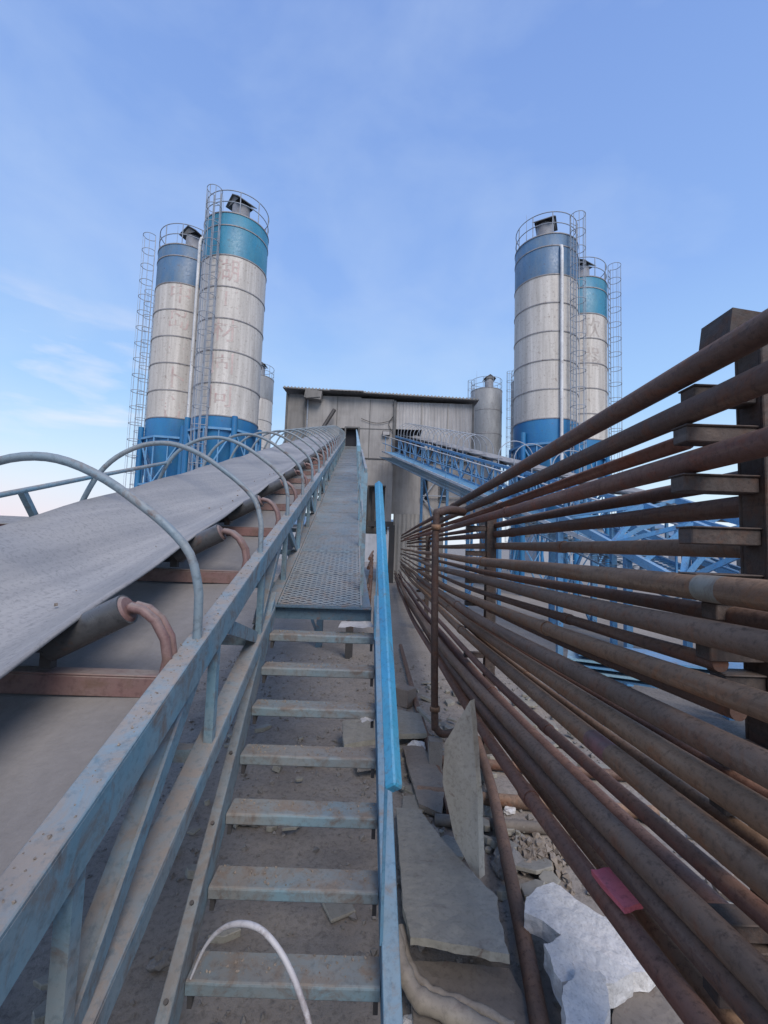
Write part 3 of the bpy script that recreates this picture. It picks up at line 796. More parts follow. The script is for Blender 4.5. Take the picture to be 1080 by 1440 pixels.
# ------------------------------------------------------------------ right conveyor
D2 = (-.296, .332)
def C2(a, b, Y): return V((a + 7.80 + D2[0] * Y, Y + a * .28, EZ + b - 1.94 + D2[1] * Y))
c2 = thing('belt_conveyor', 'second inclined conveyor in blue truss rising from the right behind the rusty pipes', 'conveyor', (5, 6, 0))
ya, yz = 5.2, 24.6
for a in (0, 1.25):
    m = MB(); m.beam(C2(a, 0, ya), C2(a, 0, yz), .09, .09); part('top_chord', m, M['truss2'], c2)
    m = MB(); m.beam(C2(a, -.92, ya), C2(a, -.92, yz), .09, .09); part('bottom_chord', m, M['truss2'], c2)
    k = 0; y = ya + .2
    while y < yz - .3:
        m = MB(); m.beam(C2(a, -.04, y), C2(a, -.88, y), .055, .055, up=(0, 1, 0)); part('vertical_strut', m, M['truss2'], c2)
        if y + .8 < yz:
            m = MB()
            if k % 2: m.beam(C2(a, -.04, y + .04), C2(a, -.88, y + .76), .045, .045)
            else: m.beam(C2(a, -.88, y + .04), C2(a, -.04, y + .76), .045, .045)
            part('diagonal_strut', m, M['truss2'], c2)
        y += .8; k += 1
# outside walkway on the near side with railing
m = MB()
y = ya
while y < yz:
    m.beam(C2(-.02, -.93, y), C2(-.72, -.93, y), .028, .014); y += .085
for a in (-.06, -.28, -.50, -.70): m.beam(C2(a, -.955, ya), C2(a, -.955, yz), .025, .03)
part('walkway_grating', m, M['truss2'], c2)
for b in (-.02, -.45):
    m = MB(); m.tube([C2(-.74, b, ya), C2(-.74, b, yz)], .022, 6); part('handrail', m, M['galv'] if b > -.2 else M['truss2'], c2)
m = MB(); m.beam(C2(-.74, -.93, ya), C2(-.74, -.93, yz), .03, .09); part('walkway_edge', m, M['galv'], c2)
y = ya + .1
while y < yz:
    m = MB(); m.beam(C2(-.74, -.93, y), C2(-.74, 0, y), .03, .03, up=(0, 1, 0)); part('rail_post', m, M['truss2'], c2); y += 1.1
m = MB(); y = ya
while y < yz - .4:
    m.beam(C2(-.85, -1.22, y), C2(.3, -1.22, y + .3), .03, .012); m.beam(C2(-.85, -1.235, y + .3), C2(.3, -1.235, y), .03, .012); y += .15
for a in (-.86, -.3, .31): m.beam(C2(a, -1.25, ya), C2(a, -1.25, yz), .04, .03)
part('underside_mesh', m, M['beam2'], c2)
# belt, rollers and hoops
m = MB(); m.slab([C2(.15, .16, ya), C2(.35, .08, ya), C2(.35, .08, yz), C2(.15, .16, yz)], .02); m.slab([C2(.35, .08, ya), C2(.9, .08, ya), C2(.9, .08, yz), C2(.35, .08, yz)], .02)
m.slab([C2(.9, .08, ya), C2(1.12, .18, ya), C2(1.12, .18, yz), C2(.9, .08, yz)], .02); part('belt', m, M['belt'], c2)
y = ya + .3; k = 0
while y < yz:
    m = MB(); m.tube([C2(.12, .06, y), C2(1.12, .06, y)], .05, 8); part('roller', m, M['roller'], c2)
    y += 1.1; k += 1
y = ya + .3
while y < yz:
    if y > 16.5 or (11.2 < y < 14.6):
        gap = .48
        pts = [C2(.0, .02, y)] + [C2(.62 - .62 * math.cos(t), .30 + .55 * math.sin(t), y) for t in [math.pi * i / 14 for i in range(15)]] + [C2(1.25, .02, y)]
        m = MB(); m.tube(pts, .016, 6); part('guard_hoop', m, M['rail'], c2)
        y += gap if y > 16.5 else .85
    else: y += .4
for y in (7.5, 11.5, 16, 20.5):
    for a in (0, 1.25):
        p = C2(a, -.95, y)
        if p.z > .3:
            m = MB(); m.beam((p.x, p.y, 0), p, .12, .12, up=(0, 1, 0)); part('support_leg', m, M['truss2'], c2)
    p, q = C2(0, -.95, y), C2(1.25, -.95, y)
    if p.z > 1:
        m = MB(); m.beam((p.x, p.y, .1), (q.x, q.y, q.z - .2), .06, .06); m.beam((q.x, q.y + .08, .1), (p.x, p.y + .08, p.z - .2), .06, .06); part('leg_brace', m, M['truss2'], c2)

# blue lattice frame on the right, seen between the pipes
ab = thing('lattice_frame', 'bright blue braced lattice frame seen through gaps between the rusty pipes', 'frame', (5.2, 6.6, 0))
TA, TB, BA, BB = V((4.40, 8.0, EZ + 1.02)), V((4.72, 5.6, EZ + .13)), V((3.36, 8.4, EZ + .68)), V((4.50, 5.8, EZ - .62))
for off in (V((0, 0, 0)), V((1.25, .45, .05))):
    m = MB(); m.beam(TA + off, TB + off + V((.35, -1.6, -.65)), .11, .12); part('chord', m, M['truss2'], ab)
    m = MB(); m.beam(BA + off, BB + off + V((.45, -1.2, -.62)), .11, .12); part('chord', m, M['truss2'], ab)
    for k in range(6):
        u = k / 5
        p, q = TA.lerp(TB, u) + off, BA.lerp(BB, u) + off
        m = MB(); m.beam(p, q, .075, .075); part('strut', m, M['truss2'], ab)
        if k < 5:
            u2 = (k + 1) / 5
            a_, b_ = (p, BA.lerp(BB, u2) + off) if k % 2 else (q, TA.lerp(TB, u2) + off)
            m = MB(); m.beam(a_, b_, .07, .07); part('brace', m, M['truss2'], ab)
for u in (0, .5, 1):
    for off in (V((0, 0, 0)), V((1.25, .45, .05))):
        q = BA.lerp(BB, u) + off; m = MB(); m.beam((q.x, q.y, 0), q, .10, .10, up=(0, 1, 0)); part('leg', m, M['truss2'], ab)
    q = BA.lerp(BB, u); m = MB(); m.beam(q, q + V((1.25, .45, .05)), .07, .07); part('crossbar', m, M['truss2'], ab)

# sheet stack on the ground behind the pipes
stk = thing('sheet_stack', 'low stack of pale blue metal sheets lying on the ground behind the pipes', 'sheet stack', (3.9, 5.4, 0))
for k in range(5):
    m = MB(); q = Matrix.Rotation(R(-24 + random.uniform(-5, 5)), 3, 'Z')
    m.box((3.6 + random.uniform(-.08, .08), 5.3, .55 + .07 * k), (2.4, .7, .025), q)
    if k == 0:
        for xx in (-.8, .8): m.box(V((3.6, 5.3, .26)) + q @ V((xx, 0, 0)), (.12, .6, .52), q)
    part('sheet', m, M['bluerail'] if k % 2 else M['truss2'], stk)

# ------------------------------------------------------------------ rack of rusty pipes
M['patch_pale'] = weathered('pale_worn_patch', (.25, .26, .23), (.19, .15, .11), rust=.35, dust=.3)
M['patch_red'] = weathered('red_paint_patch', (.30, .09, .085), (.20, .09, .07), rust=.4, dust=.3)
PZ = [  # height rel. eye, x, near end y, far end y, radius, material, label
 (.552, .90, .35, 21.5, .038, 'rust', 'topmost long dark rusty pipe, crossing the sky in front of the right silos'),
 (.430, .90, .35, 21.8, .036, 'rust', 'thick dark rusty pipe, second from the top of the rack'),
 (.375, .985, 1.42, 21.3, .027, 'rust2', 'thinner reddish rusty pipe ending at the steel arm, third from the top'),
 (.282, .92, .35, 21.9, .035, 'rust2', 'reddish brown pipe fourth from the top of the rack'),
 (.258, 1.17, 1.37, 21.4, .030, 'rust', 'thinner dark pipe ending at the rack post, fifth from the top'),
 (.168, 1.17, 1.37, 21.7, .036, 'rust', 'dark pipe sixth from the top, its end stopping at the rack post'),
 (.033, 1.17, 1.37, 21.2, .034, 'rust4', 'greyish nearly level pipe at eye height, seventh from the top'),
 (-.086, .90, .35, 21.8, .037, 'rust3', 'ochre brown pipe with a pale worn patch just below eye level'),
 (-.204, .90, .35, 21.5, .037, 'rust4', 'thick grey-brown pipe below the ochre pipe with the worn patch'),
 (-.292, .97, 1.28, 21.6, .024, 'rust', 'thin cut-ended pipe first below the thick pipe with pale worn top'),
 (-.345, .90, .35, 21.9, .034, 'rust3', 'brownish pipe just beneath the thin pipe with the cut end'),
 (-.405, .97, 1.22, 21.3, .024, 'rust', 'second thin pipe with a visible cut end, halfway down the rack'),
 (-.485, .90, .35, 21.7, .040, 'rust4', 'thick dull grey-brown pipe sagging past the middle of the rack'),
 (-.594, .90, .35, 21.4, .039, 'rust3', 'dusty ochre pipe under the thick dull grey-brown pipe'),
 (-.722, .89, .35, 21.8, .041, 'rust3', 'brown pipe with a red paint patch in the lower half of the rack'),
 (-.792, .96, 1.26, 21.5, .020, 'rust4', 'thinnest pipe of the rack, lying just under the red-patched pipe'),
 (-1.05, 1.07, 1.36, 21.3, .043, 'rust2', 'reddish pipe ending by the post low in the rack'),
 (-1.13, 1.12, 1.37, 21.6, .036, 'rust', 'darkest shadowed pipe low in the rack'),
 (-.960, .90, .35, 21.9, .041, 'rust4', 'thick brown pipe third from the bottom of the rack'),
 (-1.045, .90, .35, 21.4, .039, 'rust', 'dark brown pipe just above the red board'),
 (-1.225, .90, .35, 21.7, .039, 'rust2', 'lowest long pipe of the rack, just below the red board'),
]
for s_, r_, mt_, lb_ in ((.16, .026, 'rust', 'second-row pipe in the gap under the ochre pipe with the worn patch'),
        (.605, .022, 'rust2', 'second-row pipe in the gap under the thick dull grey-brown pipe'),
        (.735, .024, 'rust3', 'second-row pipe in the gap under the dusty ochre pipe'), (.90, .028, 'rust2', 'second-row pipe in the gap under the pipe with the red paint patch'),
        (1.25, .026, 'rust3', 'second-row pipe glimpsed behind the red board')):
    PZ.append((-s_ * 1.0, 1.005, .35, 21.6, r_, mt_, lb_))
for i, (z, x, y0, y1, r, mt, lb) in enumerate(PZ):
    m = MB(); pts = []
    nsg = 30; ph = random.uniform(0, 6); r *= 1.0
    low = min(1, max(0, (-.05 - z) / .3)); drift = min(1, max(0, (-.80 - z) / .15))
    def sag(y): return (1 - math.exp(-(y - 1.1) / 4.2)) if y > 1.1 else (y - 1.1) / 4.2
    for k in range(nsg + 1):
        y = y0 + (y1 - y0) * (k / nsg) ** 1.5
        s_ = .008 * math.sin(y * .9 + ph) * min(1, max(0, (y - 1.5) / 3))
        pts.append(V((x - .28 * drift * sag(y) + s_ + (.018 if z < -.05 else .010) * math.sin(y * .35 + ph * 2) * min(1, max(0, (y - 2) / 4)), y, EZ + max(-1.97, z - .27 * low * sag(y)) + s_)))
    def along(y):
        for p, q in zip(pts, pts[1:]):
            if p.y <= y <= q.y: return p.lerp(q, (y - p.y) / (q.y - p.y))
        return pts[-1]
    m.tube(pts, r, 16, caps=False)
    m.tube([pts[0], along(y0 + .02)], r * .985, 16)
    m.tube([pts[-1] - V((0, .02, 0)), pts[-1]], r, 12)
    yj = random.choice((2.3, 3.1, 3.8, 5.2, 6.0)) + random.uniform(-.3, .3)
    m.tube([along(yj), along(yj + .09)], r * 1.16, 14)
    po = solo('steel_pipe', m, M[mt], lb, 'pipe', pts[0], 'rusty pipes stacked on the rack')
    if 'pale worn patch just' in lb:
        m = MB(); m.tube([along(1.16), along(1.19), along(1.23), along(1.25)], [r * 1.0, r * 1.006, r * 1.006, r * 1.0], 16, caps=False); part('worn_patch', m, M['patch_pale'], po)
    if 'red paint patch in' in lb:
        m = MB(); m.tube([along(1.72), along(1.76), along(1.84), along(1.88)], [r * 1.0, r * 1.006, r * 1.006, r * 1.0], 16, caps=False); part('paint_patch', m, M['patch_red'], po)

# rack posts with arms
def rack_post(x, y, top, arms, label, w=.15):
    t = thing('rack_post', label, 'rack post', (x, y, 0), 'posts of the pipe rack')
    m = MB(); m.box((x, y - .045, top / 2), (w, .012, top)); m.box((x, y + .045, top / 2), (w, .012, top)); m.box((x, y, top / 2), (.014, .078, top))
    m.box((x - w / 2 + .006, y, top / 2), (.010, .078, top))
    part('column', m, M['rackdark'], t, bevel=.003)
    for xe, z in arms:
        m = MB(); L = x - w / 2 - xe
        m.box((xe + L / 2, y, z), (L, .076, .006)); m.box((xe + L / 2 + .002, y, z - .026), (L - .004, .062, .046))
        part('arm', m, M['rackdark'], t, bevel=.003)
    return t
M['postrust'] = m_rust('dark_post_rust', (.075, .043, .036), (.052, .035, .031), (.09, .042, .026), (.12, .085, .068))
M['rackdark'] = m_rust('rack_brown_steel', (.075, .052, .044), (.05, .040, .037), (.10, .05, .032), (.13, .098, .08))
arms = [(.93, -.245), (.90, .505), (.875, .385), (.865, .238), (.885, .085), (.89, -.05), (.95, -.13), (.97, -.33), (.96, -.53), (.96, -.66), (.95, -.79), (.95, -.985), (.94, -1.055), (.93, -1.15), (.93, -1.36)]
rp = rack_post(1.165, 1.30, EZ + .66, [(a, EZ + z) for a, z in arms], 'near dark rack post with short arms at the right edge')
m = MB(); m.box((1.10, 1.33, EZ + .69), (.17, .13, .09), Matrix.Rotation(R(8), 3, 'Y')); m.box((1.24, 1.31, EZ + .71), (.10, .15, .07), Matrix.Rotation(R(-12), 3, 'Y')); part('cap_block', m, M['rackdark'], rp)
rack_post(1.12, 4.6, EZ + .35, [(.86, EZ + z) for z in (.24, -.02, -.30, -.53, -.76, -1.05, -1.28)], 'middle rusty rack post behind the pipes', .10)
rack_post(1.12, 11.0, EZ + .45, [(.86, EZ + z) for z in (.24, -.02, -.30, -.53, -.76, -1.05, -1.28)], 'farthest rusty rack post, near the far ends of the pipes', .10)

# upright pipe with elbows in front of the rack
m = MB()
xp, yp = .50, 4.2
pts = smooth_path([(xp + .30, yp + .22, EZ + .37), (xp + .15, yp + .10, EZ + .375), (xp + .04, yp + .02, EZ + .34), (xp, yp, EZ + .26), (xp + .005, yp, EZ - .5), (xp + .03, yp, EZ - 1.55), (xp + .05, yp + .01, EZ - 1.66), (xp + .13, yp + .04, EZ - 1.72), (xp + .32, yp + .12, EZ - 1.70)], 5)
up = thing('upright_pipe', 'vertical rusty pipe with bent elbows at both ends standing in front of the rack', 'pipe', (xp, yp, 0))
m.tube(pts, [.034 + (.008 if i_ < 14 else 0) for i_ in range(len(pts))], 14); part('pipe', m, M['postrust'], up)
m = MB(); m.lathe((xp, yp, 0), [(.034, EZ + .17), (.045, EZ + .17), (.045, EZ + .22), (.034, EZ + .22)], 16); part('collar', m, M['rust3'], up)
m = MB(); m.lathe((xp + .03, yp, 0), [(.036, EZ - 1.5), (.047, EZ - 1.5), (.047, EZ - 1.46), (.036, EZ - 1.46)], 16); part('collar', m, M['rust4'], up)
m = MB(); m.box((xp + .04, yp, .15), (.12, .12, .30)); part('base_block', m, M['stone'], up)

# pipes tucked under the walkway at the left of the blue handrail
for i in range(7):
    z = -.25 - i * .19
    m = MB(); m.tube([V((-.24 - .03 * (i % 2), 8.5 + .3 * (i % 3), EZ + z)), V((-.36, 15, EZ + z)), V((-.45, 21, EZ + z))], .038, 10)
    names = ['topmost', 'second from the top', 'third from the top', 'middle', 'third from the bottom', 'second from the bottom', 'lowest']
    solo('steel_pipe', m, M['rust'], names[i] + ' of the small dark pipes left of the bright blue handrail', 'pipe', (-.3, 9, EZ + z), 'small pipes under the walkway')

# loose pipes on the ground
def loose_pipe(pts, r, mat, label):
    m = MB(); m.tube(smooth_path(pts, 4), r, 14); m2 = solo('loose_pipe', m, M[mat], label, 'pipe', pts[0], 'loose pipes on the ground'); return m2
loose_pipe([(1.02, 4.63, .13), (.945, 3.71, .12), (.815, 2.70, .11), (.755, 2.25, .11), (.70, 1.91, .12), (.65, 1.5, .13)], .042, 'rust', 'loose rusty pipe lying on the ground between the big slab and the white chunks')
loose_pipe([(.35, 3.78, .05), (1.2, 3.66, .06), (2.2, 3.6, .05)], .05, 'rust4', 'loose pipe lying crosswise on the ground nearest behind the upright shard')
loose_pipe([(.5, 4.35, .05), (1.4, 4.25, .05), (2.4, 4.15, .05)], .045, 'rust', 'loose pipe lying crosswise farther back behind the upright shard')
loose_pipe([(.45, 3.42, .05), (1.0, 3.38, .05), (1.7, 3.33, .05)], .04, 'board2', 'dusty pale-brown bar lying crosswise just above the gravel pile')
loose_pipe([(.42, 9.0, .08), (.50, 5.5, .07), (.58, 3.5, .06)], .035, 'rust', 'thin dark pipe on the ground running along the rack foot toward the building')

# ------------------------------------------------------------------ rubble
import bmesh
def refined(top, thick, down, maxlen, amp, freq, seed, smooth=False):
    """broken plate: prism, triangulated, split until fine, then roughened along its normals"""
    m = MB(); m.slab(top, thick, down)
    me = mesh_from(m, 'tmp'); bm = bmesh.new(); bm.from_mesh(me); bpy.data.meshes.remove(me)
    for _ in range(12):
        bmesh.ops.triangulate(bm, faces=bm.faces[:])
        es = [e for e in bm.edges if e.calc_length() > maxlen]
        if not es: break
        bmesh.ops.subdivide_edges(bm, edges=es, cuts=1)
    bmesh.ops.triangulate(bm, faces=bm.faces[:])
    bm.normal_update()
    mv = []
    for v in bm.verts:
        p = v.co * freq + V((seed * 3.7, seed, 0))
        d = amp * noise.fractal(p, 1, 2, 5) + amp * .7 * noise.noise(p * .35)
        mv.append((v, v.normal * d))
    for v, d in mv: v.co += d
    r = MB(); r.v = [v.co.copy() for v in bm.verts]; idx = {v: i for i, v in enumerate(bm.verts)}
    r.f = [[idx[v] for v in f.verts] for f in bm.faces]; r.sm = [smooth] * len(r.f); bm.free()
    return r
def rough_slab(name, pts, thick, mat, label, cat, tilt=None, group=None, sub=3, bevel=.006, down=None):
    pts = [V(p) for p in pts]; fine = []
    for i in range(len(pts)):
        a, b = pts[i], pts[(i + 1) % len(pts)]
        for k in range(sub):
            q = a.lerp(b, k / sub)
            if k: q = q + V((random.uniform(-.007, .007), random.uniform(-.007, .007), 0))
            fine.append(q)
    nrm = (pts[1] - pts[0]).cross(pts[2] - pts[0]).normalized()
    if nrm.z < 0: nrm = -nrm
    m = refined(fine, thick, tuple(down or -nrm), .035, .006, 13, len(label))
    return solo(name, m, M[mat], label, cat, pts[0], group)
rough_slab('board_slab', [(.163, 3.437, .12), (.345, 3.403, .12), (.462, 3.01, .15), (.672, 2.493, .21), (.643, 2.353, .22), (.625, 2.117, .25), (.39, 2.158, .25), (.187, 2.187, .25), (.165, 2.481, .21)], .035, 'board',
           'largest pale grey-green board slab lying beside the foot of the blue handrail', 'slab', group='broken board slabs')
rough_slab('board_slab', [(.197, 2.27, .08), (.665, 2.25, .08), (.725, 2.0, .08), (.702, 1.6, .08), (.173, 1.6, .08)], .04, 'board2',
           'brown flat board on the ground beneath the front edge of the largest slab', 'slab', group='broken board slabs')
# upright shard leaning on the pipes
m = MB()
sh = [(.61, 3.0, EZ - .997), (.45, 3.02, EZ - 1.283), (.438, 3.0, EZ - 1.52), (.515, 2.92, EZ - 1.82), (.591, 2.80, EZ - 1.912), (.630, 2.74, EZ - 1.923), (.638, 2.86, EZ - 1.526)]
m = refined(sh, .045, (.80, .55, .12), .05, .004, 9, 4)
solo('board_shard', m, M['boardlight'], 'tall pointed pale shard of board standing upright against the lowest pipes', 'slab', sh[0], 'broken board slabs', .004)
rough_slab('board_slab', [(.22, 5.35, .14), (.50, 5.25, .14), (.52, 4.72, .14), (.21, 4.62, .16)], .05, 'board', 'small pale square board lying behind the handrail above the shard', 'slab', group='broken board slabs')
rough_slab('board_slab', [(.26, 4.50, .10), (.46, 4.45, .12), (.60, 3.9, .10), (.50, 3.45, .08), (.34, 3.55, .09)], .045, 'board2', 'brownish board lying between the largest slab and the upright shard', 'slab', group='broken board slabs')
rough_slab('board_slab', [(-.36, 4.75, .22), (.16, 4.95, .25), (.20, 4.45, .22), (-.30, 4.3, .18)], .07, 'board', 'thick pale board pile piece seen between the stair treads', 'slab', group='broken board slabs')
rough_slab('board_slab', [(-.20, 4.4, .15), (.22, 4.4, .16), (.22, 4.1, .15), (-.16, 4.05, .12)], .06, 'stone', 'broken kerb-like pale block in front of the board under the stairs', 'slab', group='broken board slabs')
rough_slab('timber_strip', [(.46, 5.4, .16), (.50, 5.42, .16), (.68, 4.7, .20), (.64, 4.68, .20)], .03, 'board', 'narrow pale timber strip leaning beside the small square board', 'timber')
rough_slab('board_slab', [(1.09, 2.12, .12), (1.277, 2.205, .12), (1.33, 1.95, .12), (1.27, 1.6, .12), (.94, 1.6, .12), (.99, 1.93, .12)], .05, 'board2', 'dark brown flat board at the bottom edge right of the white chunks', 'slab', group='broken board slabs')
rough_slab('red_board', [(.815, 1.74, EZ - 1.175), (.885, 1.74, EZ - 1.165), (.915, 1.58, EZ - 1.168), (.845, 1.57, EZ - 1.178)], .022, 'redboard', 'small bright red board lying between the lowest pipes', 'board')

def rock(name, c, size, mat, label=None, cat=None, group=None, seed=0, sub=3, rough=.25, rot=0, flat=False):
    import bmesh
    bm = bmesh.new(); bmesh.ops.create_icosphere(bm, subdivisions=sub, radius=1)
    q = Matrix.Rotation(rot, 3, 'Z')
    for v in bm.verts:
        p = v.co.copy()
        if flat: p = V([math.copysign(abs(k) ** .55, k) for k in p])
        d = 1 + rough * noise.fractal(p * 1.3 + V((seed * 7.1, seed, 0)), 1, 2, 4)
        p = p * d
        v.co = q @ V((p.x * size[0], p.y * size[1], p.z * size[2]))
    me = bpy.data.meshes.new(name); bm.to_mesh(me); bm.free()
    me.materials.append(M[mat])
    o = bpy.data.objects.new(name, me); COL.objects.link(o); o.location = c
    return tag(o, label, cat, group)
FO = 'white foam and plaster chunks'
def foam(pts, thick, z, label, tilt=(0, 0), seed=0):
    n = len(pts); cx = sum(p[0] for p in pts) / n; cy = sum(p[1] for p in pts) / n
    top = []
    for i in range(n):
        a, b = V((*pts[i], 0)), V((*pts[(i + 1) % n], 0))
        for k in range(3):
            q = a.lerp(b, k / 3)
            if k: q += V((random.uniform(-.018, .018), random.uniform(-.018, .018), 0))
            top.append((q.x, q.y, z + tilt[0] * (q.x - cx) + tilt[1] * (q.y - cy)))
    m = refined(top, thick, (0, 0, -1), .024, .0055, 22, seed)
    return solo('foam_chunk', m, M['foam'], label, 'rubble', (cx, cy, z), FO)
foam([(.781, 2.384), (.856, 2.50), (1.003, 2.585), (1.125, 2.43), (1.25, 2.36), (1.30, 2.14), (1.092, 2.076), (.948, 2.248)], .085, .22, 'largest white foam slab lying under the lowest pipes', (.0, .06), 1)
foam([(.796, 2.159), (.93, 2.235), (1.065, 2.155), (1.162, 2.088), (1.006, 2.026), (.815, 2.005)], .10, .24, 'crumbled greyish foam chunk overlapping the near side of the largest foam slab', (-.1, .12), 2)
foam([(.772, 1.898), (.88, 2.02), (.985, 2.025), (.975, 1.93), (.88, 1.80), (.73, 1.75)], .10, .27, 'whitest foam chunk at the bottom edge of the picture', (-.05, .10), 3)

# gravel pile and scattered stones
def stones(name, spots, mat, kind_label):
    m = MB(); 
    base = [V(p) for p in ((1, 0, 0), (-1, 0, 0), (0, 1, 0), (0, -1, 0), (0, 0, 1), (0, 0, -1))]
    fs = [(0, 2, 4), (2, 1, 4), (1, 3, 4), (3, 0, 4), (2, 0, 5), (1, 2, 5), (3, 1, 5), (0, 3, 5)]
    for x, y, z, s_ in spots:
        q = Matrix.Rotation(random.uniform(0, 6), 3, V((random.random(), random.random(), random.random())).normalized())
        pts = []
        for p in base:
            pts.append(V((x, y, z)) + q @ V((p.x * s_ * random.uniform(.6, 1.3), p.y * s_ * random.uniform(.6, 1.3), p.z * s_ * random.uniform(.5, 1.1))))
        mid = [(pts[a] + pts[b]) / 2 * 1.0 for a, b in ()]
        m.add(pts, fs)
    o = bpy.data.objects.new(name, mesh_from(m, name)); COL.objects.link(o); o.data.materials.append(M[mat])
    return tag(o, kind_label, None, None, 'stuff')
sp = []
for i in range(420):
    t = random.uniform(0, 6.3); r_ = abs(random.gauss(0, .125)); x, y = 1.10 + r_ * math.cos(t) * .9, 3.10 + r_ * math.sin(t) * .9
    sp.append((x, y, ground_z(x, y) + max(0, .10 - r_ * .35) * random.uniform(.3, 1) + .01, random.uniform(.010, .040)))
stones('gravel_pile', sp, 'rubble', 'small pile of tan gravel on the ground beyond the white foam')
sp = []
for i in range(5200):
    x, y = random.uniform(-2.6, 3.2), random.uniform(1.2, 8.5)
    s_ = random.choice((.004, .005, .006, .008, .010, .013, .018, .030)) * random.uniform(.7, 1.2)
    sp.append((x, y, ground_z(x, y) + s_ * .3, s_))
stones('gravel', sp, 'stone', 'small stones scattered over the dusty ground')

m = MB()
def chip(x, y, z, l, wd, th, rz, tl):
    q = Matrix.Rotation(rz, 3, 'Z') @ Matrix.Rotation(tl, 3, 'X')
    n = random.randint(4, 6); pp = []
    for k in range(n):
        t = 2 * math.pi * k / n + random.uniform(-.3, .3); pp.append(V((x, y, z)) + q @ V((l * math.cos(t) * random.uniform(.7, 1.1), wd * math.sin(t) * random.uniform(.7, 1.1), 0)))
    m.slab(pp, th, tuple(-(q @ V((0, 0, 1)))))
for i in range(230):
    if i >= 150:
        x, y = random.uniform(.2, 1.15), random.uniform(2.5, 5.2)
    elif i < 90: x, y = random.uniform(1.15, 3.4), random.uniform(1.6, 7)
    elif i < 122: x, y = random.uniform(.2, 1.2), random.uniform(2.6, 7)
    else: x, y = random.uniform(-1.6, -.55), random.uniform(1.6, 5)
    l = random.choice((.03, .04, .05, .07, .07, .1, .13, .18)); chip(x, y, ground_z(x, y) + .03 + random.random() * .05, l, l * random.uniform(.35, .8), random.uniform(.015, .05), random.uniform(0, 6), random.uniform(-.35, .35))
do = bpy.data.objects.new('debris', mesh_from(m, 'debris')); COL.objects.link(do); do.data.materials.append(M['board']); tag(do, 'broken board chips littering the ground under the pipes and conveyor', kind='stuff')
bev(do, .004)
sp = []
for i in range(420):
    y = random.uniform(.7, 6); a_ = -.525 - abs(random.gauss(0, .03)) - .012
    if a_ < -.60: continue
    p = CV(a_, -.835, y); s_ = random.choice((.0015, .002, .0025, .003, .005)); sp.append((p.x, p.y, p.z + s_ * .3, s_))
for i in range(900):
    y = 1.727 + .2205 * random.randint(-1, 6); p = V((random.uniform(SL + SX * y + .02, SR + SX * y - .02), y + random.uniform(.02, .12), EZ - 1.598 + .1637 * (y - 1.727) / .2205 + .001))
    s_ = random.choice((.0015, .002, .003, .004, .007)); sp.append((p.x, p.y, p.z + s_ * .3, s_))
for i in range(24):
    y = random.uniform(.9, 7); a_ = -1.17 + random.gauss(0, .05); p = CV(a_, -.768, y); s_ = random.choice((.003, .004, .005, .007, .010)); sp.append((p.x, p.y, p.z + s_ * .3, s_))
stones('grit', sp, 'rubble', 'grit and crumbs lying on the conveyor and the stair treads')

BR = 'loose bricks and concrete lumps on the ground'
def brick(x, y, ang, label, mat='brick', size=(.24, .115, .055), z=None, tilt=0):
    m = MB(); q = Matrix.Rotation(ang, 3, 'Z') @ Matrix.Rotation(tilt, 3, 'X')
    m.box((x, y, (ground_z(x, y) + size[2] / 2 + .005) if z is None else z), size, q)
    o = solo('brick', m, M[mat], label, 'brick', (x, y, 0), BR, .006); return o
brick(2.35, 3.05, .5, 'dusty brick on the ground seen between the middle pipes at the right')
brick(2.15, 2.75, -.3, 'dusty brick lying nearest below the post between the low pipes', z=.1, tilt=.3)
brick(2.65, 2.75, 1.0, 'tilted dusty brick farthest right under the low pipes', z=.12, tilt=-.4)
brick(1.75, 3.6, .2, 'grey brick between the crosswise loose pipes and the rack', 'stone')
brick(.36, 5.9, .9, 'upright dusty brick standing by the pipe rack foot behind the blue handrail', 'brick', (.2, .2, .22))
brick(-.18, 2.62, .5, 'pale square tile lying on the dirt under the stair treads', 'board', (.15, .15, .02))
for i, (x, y, s_, lb) in enumerate([(.40, 4.55, .09, 'white plaster lump beside the top of the upright shard'), (.53, 3.72, .07, 'pale lump at the foot of the upright shard'),
      (.42, 3.28, .06, 'small pale lump at the edge of the largest slab'), (.20, 1.72, .07, 'white crumbly lump below the blue handrail at the bottom edge'),
      (.86, 3.0, .10, 'tan broken lump between the loose pipe and the gravel pile'), (.18, 2.02, .05, 'small white lump behind the cream hose'),
      (-.03, 2.33, .05, 'dusty lump on the dirt seen between the lower treads'), (1.06, 3.62, .05, 'tiny white lump in front of the crosswise pipe'),
      (-.62, 4.3, .10, 'grey rock under the conveyor beside the stairs'), (-.9, 3.4, .12, 'larger grey rock in the shade under the conveyor truss'),
      (-1.0, 2.3, .06, 'small rock on the dirt left of the stairs'), (-.64, 2.0, .04, 'pebble-sized rock next to the left stair stringer')]):
    rock('rubble_lump', (x, y, ground_z(x, y) + s_ * .45), (s_, s_ * .8, s_ * .6), 'foam' if 'white' in lb else 'stone', lb, 'rubble', 'loose lumps of rubble', i + 1, 3, .45, i)

